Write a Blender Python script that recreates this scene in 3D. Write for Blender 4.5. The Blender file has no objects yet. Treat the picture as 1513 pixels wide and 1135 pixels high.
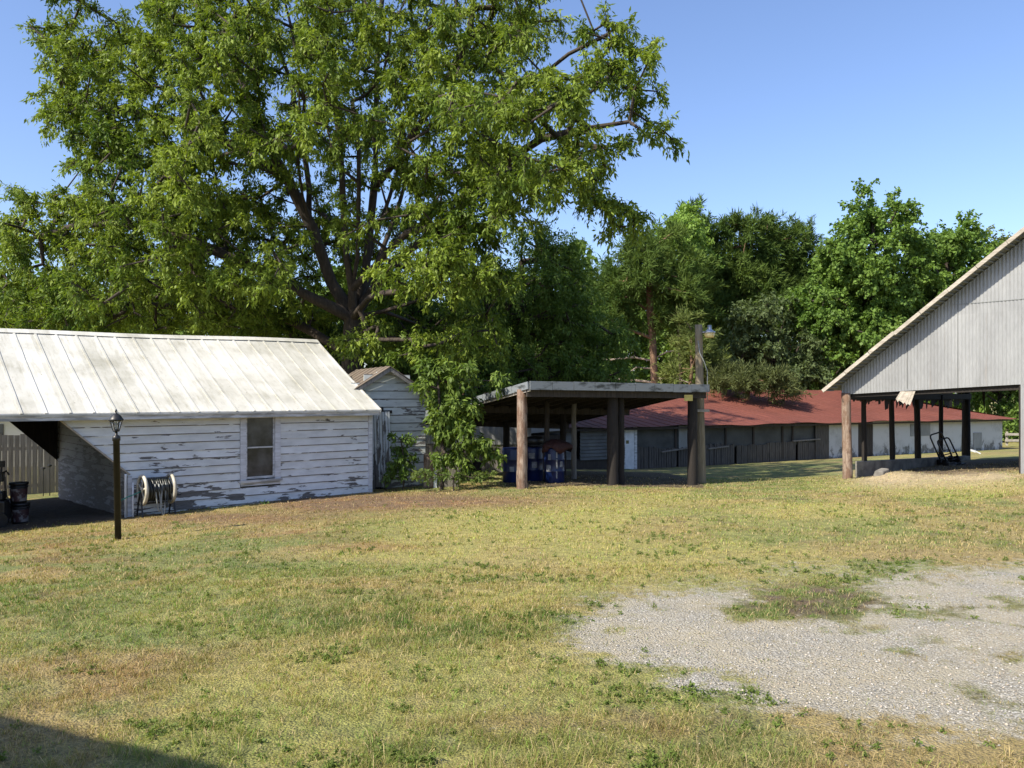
import bpy, math, random
import numpy as np
from mathutils import Vector, Matrix
R = math.radians
sc = bpy.context.scene
# ------------------------------------------------------------------ camera, sky, sun, exposure
F, CX, HY, CAMZ = 1180.0, 756.5, 587.0, 1.87          # photo focal length in px, centre column, horizon row, eye height
cam = bpy.data.objects.new('camera', bpy.data.cameras.new('camera')); sc.collection.objects.link(cam)
cam.location = (0, 0, CAMZ); cam.rotation_euler = (R(90), 0, 0)
cam.data.sensor_width = 36; cam.data.lens = 36*F/1513; cam.data.shift_y = 19.5/1513
cam.data.clip_start = 0.05; cam.data.clip_end = 3000
sc.camera = cam
SAZ = Vector((-0.80, -0.60)); EL = R(44)
SUN = Vector((SAZ.x*math.cos(EL), SAZ.y*math.cos(EL), math.sin(EL)))
w = bpy.data.worlds.new('World'); sc.world = w; w.use_nodes = True
nt = w.node_tree; bg = nt.nodes['Background']
sky = nt.nodes.new('ShaderNodeTexSky'); sky.sky_type = 'NISHITA'; sky.sun_disc = False
sky.sun_elevation = EL; sky.sun_rotation = math.atan2(SAZ.x, SAZ.y); sky.air_density = 1.0; sky.dust_density = 0.95; sky.ozone_density = 4.5
tn = nt.nodes.new('ShaderNodeMix'); tn.data_type = 'RGBA'; tn.blend_type = 'MULTIPLY'; tn.inputs[0].default_value = 1; tn.inputs[7].default_value = (1.05, .985, 1.03, 1)
nt.links.new(sky.outputs[0], tn.inputs[6]); nt.links.new(tn.outputs[2], bg.inputs[0]); bg.inputs[1].default_value = 0.132
sl = bpy.data.lights.new('sun', 'SUN'); sl.energy = 5.0; sl.angle = R(0.5); sl.color = (1, 0.915, 0.765)
so = bpy.data.objects.new('sun', sl); sc.collection.objects.link(so)
so.rotation_euler = (-SUN).to_track_quat('-Z', 'Y').to_euler(); so.location = (-20, -15, 20)
sc.view_settings.view_transform = 'Standard'; sc.view_settings.look = 'None'
sc.view_settings.exposure = 0.80; sc.view_settings.gamma = 1
try: sc.cycles.use_denoising = True; sc.cycles.max_bounces = 8
except Exception: pass

# ------------------------------------------------------------------ helpers
def PX(px, py, d): return Vector(((px-CX)/F*d, d, CAMZ+(HY-py)/F*d))
def link(o): sc.collection.objects.link(o); return o
def tag(o, label=None, cat=None, group=None, kind=None):
    if label: o['label'] = label
    if cat: o['category'] = cat
    if group: o['group'] = group
    if kind: o['kind'] = kind
    return o
def thing(name, label, cat, loc=(0,0,0), rz=0, group=None):
    o = link(bpy.data.objects.new(name, None)); o.location = loc; o.rotation_euler = (0,0,rz); o.empty_display_size = .2
    return tag(o, label, cat, group)
class MB:
    def __init__(s): s.v = []; s.f = []
    def add(s, vs, fs):
        n = len(s.v); s.v += [tuple(v) for v in vs]; s.f += [tuple(i+n for i in f) for f in fs]; return s
    def box(s, x0, x1, y0, y1, z0, z1):
        return s.add([(x0,y0,z0),(x1,y0,z0),(x1,y1,z0),(x0,y1,z0),(x0,y0,z1),(x1,y0,z1),(x1,y1,z1),(x0,y1,z1)],
                     [(0,3,2,1),(4,5,6,7),(0,1,5,4),(1,2,6,5),(2,3,7,6),(3,0,4,7)])
    def beam(s, a, b, wd, ht, up=(0,0,1)):
        a = Vector(a); b = Vector(b); d = (b-a).normalized(); sd = d.cross(Vector(up))
        if sd.length < 1e-4: sd = Vector((1,0,0))
        sd.normalize(); u = sd.cross(d).normalized(); sd *= wd/2; u *= ht/2
        vs = [p+q for p in (a, b) for q in (-sd-u, sd-u, sd+u, -sd+u)]
        return s.add(vs, [(3,2,1,0),(4,5,6,7),(0,1,5,4),(1,2,6,5),(2,3,7,6),(3,0,4,7)])
    def hexa(s, q, t):      # slab from quad q (4 pts), thickness vector t
        q = [Vector(p) for p in q]; t = Vector(t)
        return s.add(q+[p+t for p in q], [(3,2,1,0),(4,5,6,7),(0,1,5,4),(1,2,6,5),(2,3,7,6),(3,0,4,7)])
    def prism(s, poly, t):  # planar polygon extruded by t
        q = [Vector(p) for p in poly]; t = Vector(t); n = len(q)
        return s.add(q+[p+t for p in q], [tuple(range(n-1,-1,-1)), tuple(range(n,2*n))]+[(i,(i+1)%n,n+(i+1)%n,n+i) for i in range(n)])
    def tube(s, pts, rad, n=8, cap=True, wob=0, rnd=None):
        pts = [Vector(p) for p in pts]; m = len(pts)
        if not hasattr(rad, '__len__'): rad = [rad]*m
        vs = []; u = None
        for i, p in enumerate(pts):
            d = (pts[min(i+1,m-1)]-pts[max(i-1,0)]).normalized()
            if u is None:
                u = d.orthogonal().normalized()
            else:
                u = (u-d*u.dot(d)); u = u.normalized() if u.length > 1e-5 else d.orthogonal().normalized()
            v2 = d.cross(u)
            for k in range(n):
                a = 2*math.pi*k/n; r = rad[i]*(1+(rnd.uniform(-wob,wob) if wob else 0))
                vs.append(p+(u*math.cos(a)+v2*math.sin(a))*r)
        fs = [(i*n+k, i*n+(k+1)%n, (i+1)*n+(k+1)%n, (i+1)*n+k) for i in range(m-1) for k in range(n)]
        if cap: fs += [tuple(range(n-1,-1,-1)), tuple(range((m-1)*n, m*n))]
        return s.add(vs, fs)
    def lathe(s, prof, n=20, c=(0,0,0)):
        vs = [(c[0]+r*math.cos(2*math.pi*k/n), c[1]+r*math.sin(2*math.pi*k/n), c[2]+z) for r, z in prof for k in range(n)]
        m = len(prof)
        fs = [(i*n+k, i*n+(k+1)%n, (i+1)*n+(k+1)%n, (i+1)*n+k) for i in range(m-1) for k in range(n)]
        fs += [tuple(range(n-1,-1,-1)), tuple(range((m-1)*n, m*n))]
        return s.add(vs, fs)
    def build(s, name, mat, parent=None, smooth=False, bevel=0):
        me = bpy.data.meshes.new(name); me.from_pydata(s.v, [], s.f); me.update()
        me.materials.append(mat)
        if smooth:
            me.polygons.foreach_set('use_smooth', [True]*len(me.polygons))
        o = link(bpy.data.objects.new(name, me))
        if parent: o.parent = parent
        if bevel:
            b = o.modifiers.new('b', 'BEVEL'); b.width = bevel; b.segments = 2; b.limit_method = 'ANGLE'
        return o
def np_mesh(name, V, FC, mat, parent=None, col=None, smooth=False, attrs=None):   # FC (N,k) all same size
    me = bpy.data.meshes.new(name); k = FC.shape[1]
    me.vertices.add(len(V)); me.vertices.foreach_set('co', V.astype(np.float32).ravel())
    me.loops.add(FC.size); me.loops.foreach_set('vertex_index', FC.astype(np.int32).ravel())
    me.polygons.add(len(FC)); me.polygons.foreach_set('loop_start', np.arange(0, FC.size, k, dtype=np.int32))
    me.polygons.foreach_set('loop_total', np.full(len(FC), k, dtype=np.int32))
    if smooth: me.polygons.foreach_set('use_smooth', np.ones(len(FC), dtype=bool))
    me.update(calc_edges=True)
    if col is not None:
        a = me.color_attributes.new('col', 'FLOAT_COLOR', 'POINT')
        c = np.ones((len(V), 4), np.float32); c[:, :3] = col; a.data.foreach_set('color', c.ravel())
    for an, av in (attrs or {}).items():
        a = me.attributes.new(an, 'FLOAT', 'POINT'); a.data.foreach_set('value', av.astype(np.float32))
    me.materials.append(mat)
    o = link(bpy.data.objects.new(name, me))
    if parent: o.parent = parent
    return o
def vnoise(x, y, seed=0):
    xi = np.floor(x).astype(np.int64); yi = np.floor(y).astype(np.int64); fx = x-xi; fy = y-yi
    fx = fx*fx*(3-2*fx); fy = fy*fy*(3-2*fy)
    def h(a, b):
        n = (a*374761393+b*668265263+seed*1442695041) & 0xffffffff
        n = ((n ^ (n >> 13))*1274126177) & 0xffffffff
        return ((n ^ (n >> 16)) & 0xffff)/65535.0
    return (h(xi,yi)*(1-fx)+h(xi+1,yi)*fx)*(1-fy)+(h(xi,yi+1)*(1-fx)+h(xi+1,yi+1)*fx)*fy
def fbm(x, y, seed=0, o=4):
    s = 0; a = .5; t = 0
    for i in range(o): s = s+a*vnoise(x*2**i, y*2**i, seed+i*17); t += a; a *= .55
    return s/t

# ------------------------------------------------------------------ materials
class N:
    def __init__(s, name):
        s.m = bpy.data.materials.new(name); s.m.use_nodes = True; s.t = s.m.node_tree; s.b = s.t.nodes['Principled BSDF']
        s.out = s.t.nodes['Material Output']
    def n(s, ty, **kw):
        x = s.t.nodes.new(ty)
        for k, v in kw.items(): setattr(x, k, v)
        return x
    def l(s, a, b): s.t.links.new(a, b)
    def coord(s, scale=(1,1,1)):
        tc = s.n('ShaderNodeTexCoord'); mp = s.n('ShaderNodeMapping'); mp.inputs['Scale'].default_value = scale
        s.l(tc.outputs['Object'], mp.inputs[0]); return mp.outputs[0]
    def noise(s, scale, st=(1,1,1), det=6, rough=.6, vec=None):
        x = s.n('ShaderNodeTexNoise'); x.inputs['Scale'].default_value = scale; x.inputs['Detail'].default_value = det
        x.inputs['Roughness'].default_value = rough; s.l(vec if vec is not None else s.coord(st), x.inputs['Vector']); return x.outputs['Fac']
    def ramp(s, fac, stops, interp='LINEAR'):
        x = s.n('ShaderNodeValToRGB'); e = x.color_ramp; e.interpolation = interp
        while len(e.elements) > 1: e.elements.remove(e.elements[0])
        for i, (p, c) in enumerate(stops):
            el = e.elements[0] if i == 0 else e.elements.new(p)
            el.position = p; el.color = (*c, 1) if len(c) == 3 else c
        s.l(fac, x.inputs[0]); return x.outputs[0]
    def mix(s, fac, a, b, mode='MIX'):
        x = s.n('ShaderNodeMix', data_type='RGBA', blend_type=mode)
        for sock, v in ((x.inputs[0], fac), (x.inputs[6], a), (x.inputs[7], b)):
            if hasattr(v, 'is_output'): s.l(v, sock)
            elif isinstance(v, (int, float)): sock.default_value = v
            else: sock.default_value = (*v, 1)
        return x.outputs[2]
    def math(s, op, a, b=0, c=0, clamp=False):
        x = s.n('ShaderNodeMath', operation=op, use_clamp=clamp)
        for sock, v in zip(x.inputs, (a, b, c)):
            if hasattr(v, 'is_output'): s.l(v, sock)
            else: sock.default_value = v
        return x.outputs[0]
    def bump(s, h, st=.3, dist=.02):
        x = s.n('ShaderNodeBump'); x.inputs['Strength'].default_value = st; x.inputs['Distance'].default_value = dist
        s.l(h, x.inputs['Height']); s.l(x.outputs[0], s.b.inputs['Normal'])
    def done(s, col, rough=.7, metal=0):
        if hasattr(col, 'is_output'): s.l(col, s.b.inputs['Base Color'])
        else: s.b.inputs['Base Color'].default_value = (*col, 1)
        if hasattr(rough, 'is_output'): s.l(rough, s.b.inputs['Roughness'])
        else: s.b.inputs['Roughness'].default_value = rough
        s.b.inputs['Metallic'].default_value = metal
        return s.m
def simple(name, c1, c2, scale=4, st=(1,1,1), rough=.7, bump=.3, metal=0, lo=.35, hi=.65, dist=.01):
    n = N(name); f = n.noise(scale, st); c = n.ramp(f, [(lo, c1), (hi, c2)])
    if bump: n.bump(n.noise(scale*4, st), bump, dist)
    return n.done(c, rough, metal)

def peel_mat(name, exp=.175, amt=.0, lowz=.9, paint=(.72,.75,.765), vertical=False):
    n = N(name); tc = n.n('ShaderNodeTexCoord'); sp = n.n('ShaderNodeSeparateXYZ'); n.l(tc.outputs['Object'], sp.inputs[0])
    x, y, z = sp.outputs
    row = n.math('FLOOR', n.math('DIVIDE', n.math('ADD', x, y) if vertical else z, exp))
    al = n.math('ADD', x, n.math('MULTIPLY', y, 1.0)) if not vertical else z
    ac = z if not vertical else n.math('ADD', x, y)
    cb = n.n('ShaderNodeCombineXYZ'); n.l(n.math('MULTIPLY', al, 1.6), cb.inputs[0]); n.l(n.math('MULTIPLY', row, 5.37), cb.inputs[1]); n.l(n.math('MULTIPLY', ac, 9.0), cb.inputs[2])
    nz = n.n('ShaderNodeTexNoise'); nz.inputs['Scale'].default_value = 1.0; nz.inputs['Detail'].default_value = 9; nz.inputs['Roughness'].default_value = .62
    n.l(cb.outputs[0], nz.inputs['Vector'])
    big = n.noise(.55, (1,1,1), 2, .5)
    low = n.math('MULTIPLY', n.math('SUBTRACT', lowz, z), .12)
    low = n.math('MAXIMUM', low, -.035)
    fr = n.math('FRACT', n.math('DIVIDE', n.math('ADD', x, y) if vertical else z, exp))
    lap_shade = n.math('MULTIPLY', n.math('LESS_THAN', fr, .10), n.math('ADD', .18, n.math('MULTIPLY', big, .1)))  # lap shadow painted as a bare-wood strip along each board's edge
    v = n.math('ADD', lap_shade, n.math('ADD', n.math('ADD', nz.outputs['Fac'], low), n.math('MULTIPLY', n.math('SUBTRACT', big, .5), .40)))
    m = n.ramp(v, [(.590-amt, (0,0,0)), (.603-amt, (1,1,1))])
    gr = n.noise(3, (1.5,1.5,22) if not vertical else (22,22,1.5), 7, .7)
    wood = n.ramp(gr, [(.3, (.055,.052,.05)), (.7, (.19,.18,.17))])
    dirt = n.noise(2.2, (1,1,3), 6)
    pc = n.ramp(dirt, [(.3, tuple(c*.78 for c in paint)), (.6, paint)])
    cb2 = n.n('ShaderNodeCombineXYZ'); n.l(n.math('MULTIPLY', row, 3.17), cb2.inputs[1])
    wn = n.n('ShaderNodeTexWhiteNoise'); n.l(cb2.outputs[0], wn.inputs['Vector'])
    pc = n.mix(1.0, pc, n.ramp(wn.outputs['Value'], [(0, (.88,.87,.85)), (1, (1,1,1))]), 'MULTIPLY')
    n.bump(n.math('ADD', n.math('MULTIPLY', m, -1.0), n.math('MULTIPLY', gr, .4)), .5, .006)
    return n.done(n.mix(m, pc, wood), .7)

def corr_metal(name, c1, c2, rust=None, rough=.45, metal=.3, sc_=1.2):
    n = N(name); f = n.noise(sc_, (1,1,.35), 7, .65); c = n.ramp(f, [(.3, c1), (.7, c2)])
    tc = n.n('ShaderNodeTexCoord'); sp = n.n('ShaderNodeSeparateXYZ'); n.l(tc.outputs['Object'], sp.inputs[0])
    wn = n.n('ShaderNodeTexWhiteNoise', noise_dimensions='2D'); cb = n.n('ShaderNodeCombineXYZ'); n.l(n.math('FLOOR', n.math('DIVIDE', sp.outputs[0], .64)), cb.inputs[0]); n.l(n.math('FLOOR', n.math('DIVIDE', sp.outputs[2], 2.1)), cb.inputs[1]); n.l(cb.outputs[0], wn.inputs['Vector'])
    c = n.mix(1, c, n.ramp(wn.outputs['Value'], [(0, (.86,.86,.86)), (1, (1.0,1.0,1.0))]), 'MULTIPLY')
    if rust:
        g = n.noise(sc_*1.3, (1,1,.5), 8, .7); c = n.mix(n.ramp(g, [(.62, (0,0,0)), (.74, (1,1,1))]), c, rust)
    rs_ = n.noise(1.1, (5,5,.30), 7, .7); c = n.mix(n.ramp(rs_, [(.58, (0,0,0)), (.74, (.55,.55,.55))]), c, (.22,.175,.13)); gp = n.noise(3.7, (1,1,.6), 2); c = n.mix(n.ramp(gp, [(.755, (0,0,0)), (.765, (1,1,1))]), c, (.7,.7,.7)); s2 = n.noise(9, (6,6,.6), 4); c = n.mix(.35, c, n.ramp(s2, [(.3, (.55,.55,.55)), (.6, (1,1,1))]), 'MULTIPLY')
    return n.done(c, rough, metal)

def wood_mat(name, c1, c2, st=(14,14,1.2), rough=.85, sc_=1.6):
    n = N(name); f = n.noise(sc_, st, 8, .68); c = n.ramp(f, [(.28, c1), (.72, c2)])
    b = n.noise(.8, (1,1,1), 4); c = n.mix(.5, c, n.ramp(b, [(.3, (.6,.58,.55)), (.65, (1,1,1))]), 'MULTIPLY')
    n.bump(f, .6, .012); return n.done(c, rough)

def leaf_mat(name, trans=.4, rough=.55):
    n = N(name); a = n.n('ShaderNodeAttribute', attribute_name='col'); n.done(a.outputs['Color'], rough)
    n.b.inputs['Specular IOR Level'].default_value = .2
    tr = n.n('ShaderNodeBsdfTranslucent'); n.l(n.mix(1.0, a.outputs['Color'], (1.3,1.32,.62), 'MULTIPLY'), tr.inputs[0])
    ms = n.n('ShaderNodeMixShader'); ms.inputs[0].default_value = trans
    n.l(n.b.outputs[0], ms.inputs[1]); n.l(tr.outputs[0], ms.inputs[2]); n.l(ms.outputs[0], n.out.inputs[0])
    return n.m

M = {}
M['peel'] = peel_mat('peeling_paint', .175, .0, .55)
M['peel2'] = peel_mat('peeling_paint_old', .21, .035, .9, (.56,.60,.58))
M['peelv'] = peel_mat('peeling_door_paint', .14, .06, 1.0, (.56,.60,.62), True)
M['trim'] = simple('trim_paint', (.42,.43,.45), (.62,.64,.68), 3, (1,1,6), .6, .3)
M['trim2'] = simple('fascia_worn', (.30,.30,.29), (.58,.59,.60), 1.5, (1.2,1,8), .7, .4, lo=.4, hi=.55)
# old painted standing-seam roof
n = N('cream_metal_roof')
f1 = n.noise(.9, (1,1,1), 7, .65); c = n.ramp(f1, [(.3, (.43,.42,.36)), (.5, (.60,.59,.535)), (.75, (.71,.70,.66))])
tc = n.n('ShaderNodeTexCoord'); sp = n.n('ShaderNodeSeparateXYZ'); n.l(tc.outputs['Object'], sp.inputs[0])
cell = n.math('FLOOR', n.math('DIVIDE', sp.outputs[0], .4)); wn = n.n('ShaderNodeTexWhiteNoise', noise_dimensions='1D'); n.l(cell, wn.inputs['W'])
c = n.mix(1, c, n.ramp(wn.outputs['Value'], [(0, (.84,.84,.82)), (1, (1,1,1))]), 'MULTIPLY')
st = n.noise(2.5, (5,.7,1), 6, .7); c = n.mix(.5, c, n.ramp(st, [(.32, (.62,.60,.52)), (.5, (1,1,1))]), 'MULTIPLY')
sp2 = n.noise(14, (1,1,1), 3); c = n.mix(n.ramp(sp2, [(.70, (0,0,0)), (.74, (1,1,1))]), c, (.22,.19,.14))
n.bump(n.noise(2, (1,1,1), 3), .25, .03)
M['roof_cream'] = n.done(c, .5, .05)
M['rust_roof'] = corr_metal('rusty_roof', (.10,.075,.055), (.22,.18,.14), (.16,.065,.03), .8, .1, 2)
M['galv'] = corr_metal('galvanised_sheet', (.23,.235,.24), (.35,.36,.365), None, .5, .25)
M['galv_dk'] = corr_metal('dull_sheet', (.16,.17,.17), (.30,.31,.31), None, .6, .15)
n = N('red_roof'); f1 = n.noise(.35, (1,1,1), 8, .7); c = n.ramp(f1, [(.3, (.125,.035,.023)), (.6, (.18,.055,.037)), (.8, (.22,.082,.058))])
s2 = n.noise(3, (3,.25,.6), 7, .75); c = n.mix(.6, c, n.ramp(s2, [(.32, (.55,.52,.5)), (.6, (1,1,1))]), 'MULTIPLY')
sp2 = n.noise(3.2, (1,1,1), 3); c = n.mix(n.ramp(sp2, [(.73, (0,0,0)), (.76, (1,1,1))]), c, (.45,.3,.25))
M['red_roof'] = n.done(c, .65)
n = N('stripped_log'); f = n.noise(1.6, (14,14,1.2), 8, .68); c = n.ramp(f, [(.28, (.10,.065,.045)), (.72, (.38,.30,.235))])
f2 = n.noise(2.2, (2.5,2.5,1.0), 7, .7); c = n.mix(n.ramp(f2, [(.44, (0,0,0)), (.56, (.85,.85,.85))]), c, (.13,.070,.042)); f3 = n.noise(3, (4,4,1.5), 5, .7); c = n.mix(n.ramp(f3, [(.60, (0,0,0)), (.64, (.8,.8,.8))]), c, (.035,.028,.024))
n.bump(n.noise(2.5, (5,5,1), 8, .75), .8, .03); M['post_brown'] = n.done(c, .85)  # brown log with dark bark patches
M['post_dk'] = wood_mat('near_black_log', (.006,.005,.004), (.024,.018,.014))  # near-black log
M['plank_dk'] = wood_mat('dark_planks', (.014,.011,.009), (.065,.052,.042))
M['plank_mid'] = wood_mat('brown_grey_planks', (.03,.027,.024), (.125,.112,.098))
M['plank_grey'] = wood_mat('grey_planks', (.10,.095,.085), (.27,.25,.22))
M['pale_wood'] = wood_mat('weathered_board', (.25,.22,.18), (.52,.48,.42), (3,14,14))
M['fence'] = wood_mat('fence_boards', (.15,.13,.10), (.33,.29,.24))
M['pole'] = wood_mat('utility_pole_wood', (.13,.105,.06), (.30,.25,.17))
M['tar_edge'] = simple('weathered_fascia', (.03,.035,.035), (.17,.19,.205), 2.2, (1,1,3), .55, .4, lo=.36, hi=.5)
M['tar'] = simple('tar_roof', (.03,.03,.03), (.07,.07,.065), 3)
M['inner_peel'] = peel_mat('bare_shaded_siding', .175, .015, 1.2, (.33,.34,.35))  # part-bare inner boards, paint greyed to hold the passage shade
M['block'] = simple('whitewashed_block', (.44,.45,.46), (.66,.67,.68), .7, (1,1,1), .85, .4)
n = N('whitewashed_wall')
br = n.n('ShaderNodeTexBrick'); br.offset = .5
tc = n.n('ShaderNodeTexCoord'); mp = n.n('ShaderNodeMapping'); mp.inputs['Rotation'].default_value = (R(90),0,0); n.l(tc.outputs['Object'], mp.inputs[0]); n.l(mp.outputs[0], br.inputs['Vector'])
br.inputs['Scale'].default_value = 1; br.inputs['Brick Width'].default_value = .4; br.inputs['Row Height'].default_value = .2; br.inputs['Mortar Size'].default_value = .008
f = n.noise(.9, (1,1,1), 8, .7); c = n.ramp(f, [(.28, (.28,.28,.27)), (.5, (.45,.46,.46))])
sp = n.n('ShaderNodeSeparateXYZ'); n.l(tc.outputs['Object'], sp.inputs[0])
g = n.noise(2.3, (1,1,.7), 8, .75); g = n.math('SUBTRACT', g, n.math('MULTIPLY', sp.outputs[2], .22))
c = n.mix(n.ramp(g, [(.42, (0,0,0)), (.5, (1,1,1))]), c, (.13,.13,.12))
g2 = n.noise(1.1, (1,1,.6), 9, .78); c = n.mix(n.ramp(g2, [(.66, (0,0,0)), (.69, (1,1,1))]), c, (.24,.23,.22))
n.bump(br.outputs['Fac'], -.3, .006); M['white_wall'] = n.done(c, .85)
M['conc'] = simple('old_concrete', (.10,.095,.085), (.24,.225,.20), 3, (1,1,1), .9, .5)
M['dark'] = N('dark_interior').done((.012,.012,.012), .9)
M['black'] = simple('black_paint', (.006,.006,.006), (.02,.02,.02), 8, (1,1,1), .42, .15)
M['cream'] = simple('cream_plastic', (.30,.28,.22), (.52,.49,.40), 5, (1,1,1), .5, .1)
M['hose'] = simple('dark_hose', (.01,.012,.01), (.03,.035,.03), 5, (1,1,1), .35, 0)
M['hoseg'] = simple('grey_hose', (.16,.17,.16), (.28,.3,.28), 5, (1,1,1), .4, 0)
M['teal'] = simple('teal_hose', (.02,.16,.14), (.04,.24,.2), 5, (1,1,1), .4, 0)
M['blue'] = simple('blue_drum', (.002,.007,.035), (.004,.016,.085), 2, (1,1,1), .38, .05)
M['label'] = simple('paper_label', (.12,.125,.13), (.24,.25,.26), 9, (1,1,1), .7, 0)
M['maroon'] = simple('maroon_tarp', (.02,.006,.005), (.055,.014,.011), 4, (1,1,1), .7, .8, dist=.04)
M['red_print'] = simple('printed_label', (.035,.012,.014), (.15,.14,.14), 7, (1,1,1), .6, 0, lo=.5, hi=.56)
M['steel'] = simple('bright_steel', (.4,.41,.42), (.6,.6,.6), 6, (1,1,1), .3, 0, .8)
M['yellow'] = simple('yellow_plate', (.09,.08,.02), (.15,.14,.04), 8, (1,1,1), .5, 0)
M['white'] = simple('white_paint', (.55,.57,.58), (.72,.74,.75), 3, (1,1,1), .6, .1)
M['amber'] = simple('amber_refractor', (.62,.45,.16), (.80,.66,.32), 30, (1,1,.3), .25, .4)
n = N('lamp_glass'); M['glass'] = n.done((.55,.56,.55), .15); n.b.inputs['Transmission Weight'].default_value = .75; n.b.inputs['Roughness'].default_value = .25
n = N('window_screen'); f = n.noise(1.3, (1,1,1), 4, .6); M['screen'] = n.done(n.ramp(f, [(.42, (.02,.021,.022)), (.66, (.10,.104,.108))]), .22)
M['lap_dk'] = simple('grey_lap_siding', (.07,.073,.07), (.15,.155,.15), 1.2, (1,1,1), .7, .2)
M['screen_dk'] = simple('dark_screen', (.025,.027,.026), (.06,.063,.06), 1.2, (1,1,1), .7, .2)
M['bark'] = wood_mat('grey_bark', (.018,.013,.010), (.075,.057,.042), (7,7,1.5), .9, 2)
M['bark_pine'] = wood_mat('pine_bark', (.10,.055,.03), (.30,.19,.12), (6,6,2), .9, 2)
M['leaf'] = leaf_mat('leaves', .33); M['needle'] = leaf_mat('needles', .3, .8); M['needle'].node_tree.nodes['Principled BSDF'].inputs['Specular IOR Level'].default_value = .1; M['grassm'] = leaf_mat('grass_blade', .35, .6)
M['house'] = simple('cream_siding', (.55,.53,.46), (.6,.58,.5), 3, (1,1,8), .7, .2)
M['shingle'] = simple('brown_shingles', (.05,.045,.04), (.12,.11,.10), 12, (1,1,1), .9, .6)

# ------------------------------------------------------------------ terrain
ctl = [(-6,0,0),(0,0,0),(6,0,0),(-4,5,0),(0,5,0),(4,5,0),(0,9,-.03),(5,9,0),(-5,9,-.12),(10,10,.02),(-8,-8,0),(8,-8,0),
 (-6.07,12.3,-.32),(-9.3,14.5,-.56),(-7.68,16,-.53),(-3.49,19.69,-.48),(-12.5,21,-.76),(-14,23,-.95),(.24,19.3,-.338),(2.57,20.05,-.356),
 (4.77,21.2,-.483),(0,24,-.50),(3,25,-.52),(-1.2,14,-.16),(9.05,21.5,-.335),(11.7,18.3,.12),(9.5,17.5,-.10),(8.3,25,-.63),(5.6,36,-1.36),
 (30.2,49.3,-1.35),(17,42,-1.35),(15.2,26.6,-.24),(11.0,22.6,-.26),(20,34,-.62),(-40,60,-1.4),(0,70,-1.4),(40,80,-1.4),(-40,20,-1.4),(40,10,.1),(60,40,-.6),
 (-30,-10,-.3),(30,-10,0),(-15,35,-1.3),(0,33,-1.1),(5,14,-.09),(-2.8,20.8,-.5)]
cp = np.array(ctl, float)
def _U(r2): return np.where(r2 > 0, r2*np.log(np.maximum(r2, 1e-12)), 0)
_n = len(cp); K = _U(((cp[:,None,:2]-cp[None,:,:2])**2).sum(2)); Pm = np.c_[np.ones(_n), cp[:,:2]]
A = np.zeros((_n+3,_n+3)); A[:_n,:_n] = K+np.eye(_n)*.4; A[:_n,_n:] = Pm; A[_n:,:_n] = Pm.T
_w = np.linalg.solve(A, np.r_[cp[:,2], 0,0,0])
def hgt(x, y):
    x = np.asarray(x, float); y = np.asarray(y, float); sh = x.shape; xf = x.ravel(); yf = y.ravel(); z = _w[_n]+_w[_n+1]*xf+_w[_n+2]*yf
    for i in range(_n): z = z+_w[i]*_U((xf-cp[i,0])**2+(yf-cp[i,1])**2)
    k = np.clip((np.hypot(xf, yf-25)-38)/30, 0, 1); k = k*k*(3-2*k); z = z*(1-k)-1.3*k
    # dirt mound at the barn opening
    z = z+.16*np.exp(-(((xf-9.95)/.55)**2+((yf-20.6)/.55)**2))
    return z.reshape(sh)
def H(x, y): return float(hgt(np.array([x]), np.array([y]))[0])
def ground_hit(px, py):
    for i in range(20, 700):
        d = i*.1; p = PX(px, py, d)
        if p.z < H(p.x, p.y): return p
    return p
def sstep(a, b, x): t = np.clip((x-a)/(b-a), 0, 1); return t*t*(3-2*t)
GP = [(812,968),(835,925),(850,898),(925,872),(1010,850),(1110,838),(1200,840),(1300,842),(1400,834),(1560,822),
      (1800,830),(1800,1105),(1513,1098),(1400,1092),(1300,1075),(1200,1066),(1130,1055),(1060,1030),(1000,1012),(965,990),(900,984)]
gpoly = np.array(GP, float); C0x, C0y = -3.49, 19.69
def inpoly(x, y, P):
    c = np.zeros(x.shape, bool); n = len(P); j = n-1
    dmin = np.full(x.shape, 1e9)
    for i in range(n):
        xi, yi = P[i]; xj, yj = P[j]
        c ^= ((yi > y) != (yj > y)) & (x < (xj-xi)*(y-yi)/(yj-yi+1e-12)+xi)
        dx, dy = xj-xi, yj-yi; t = np.clip(((x-xi)*dx+(y-yi)*dy)/(dx*dx+dy*dy), 0, 1)
        dmin = np.minimum(dmin, np.hypot(x-xi-t*dx, (y-yi-t*dy)*2.2)); j = i
    return np.where(c, dmin, -dmin)
def ell(px, py, cx, cy, rx, ry): return np.exp(-(((px-cx)/rx)**2+((py-cy)/ry)**2))
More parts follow.
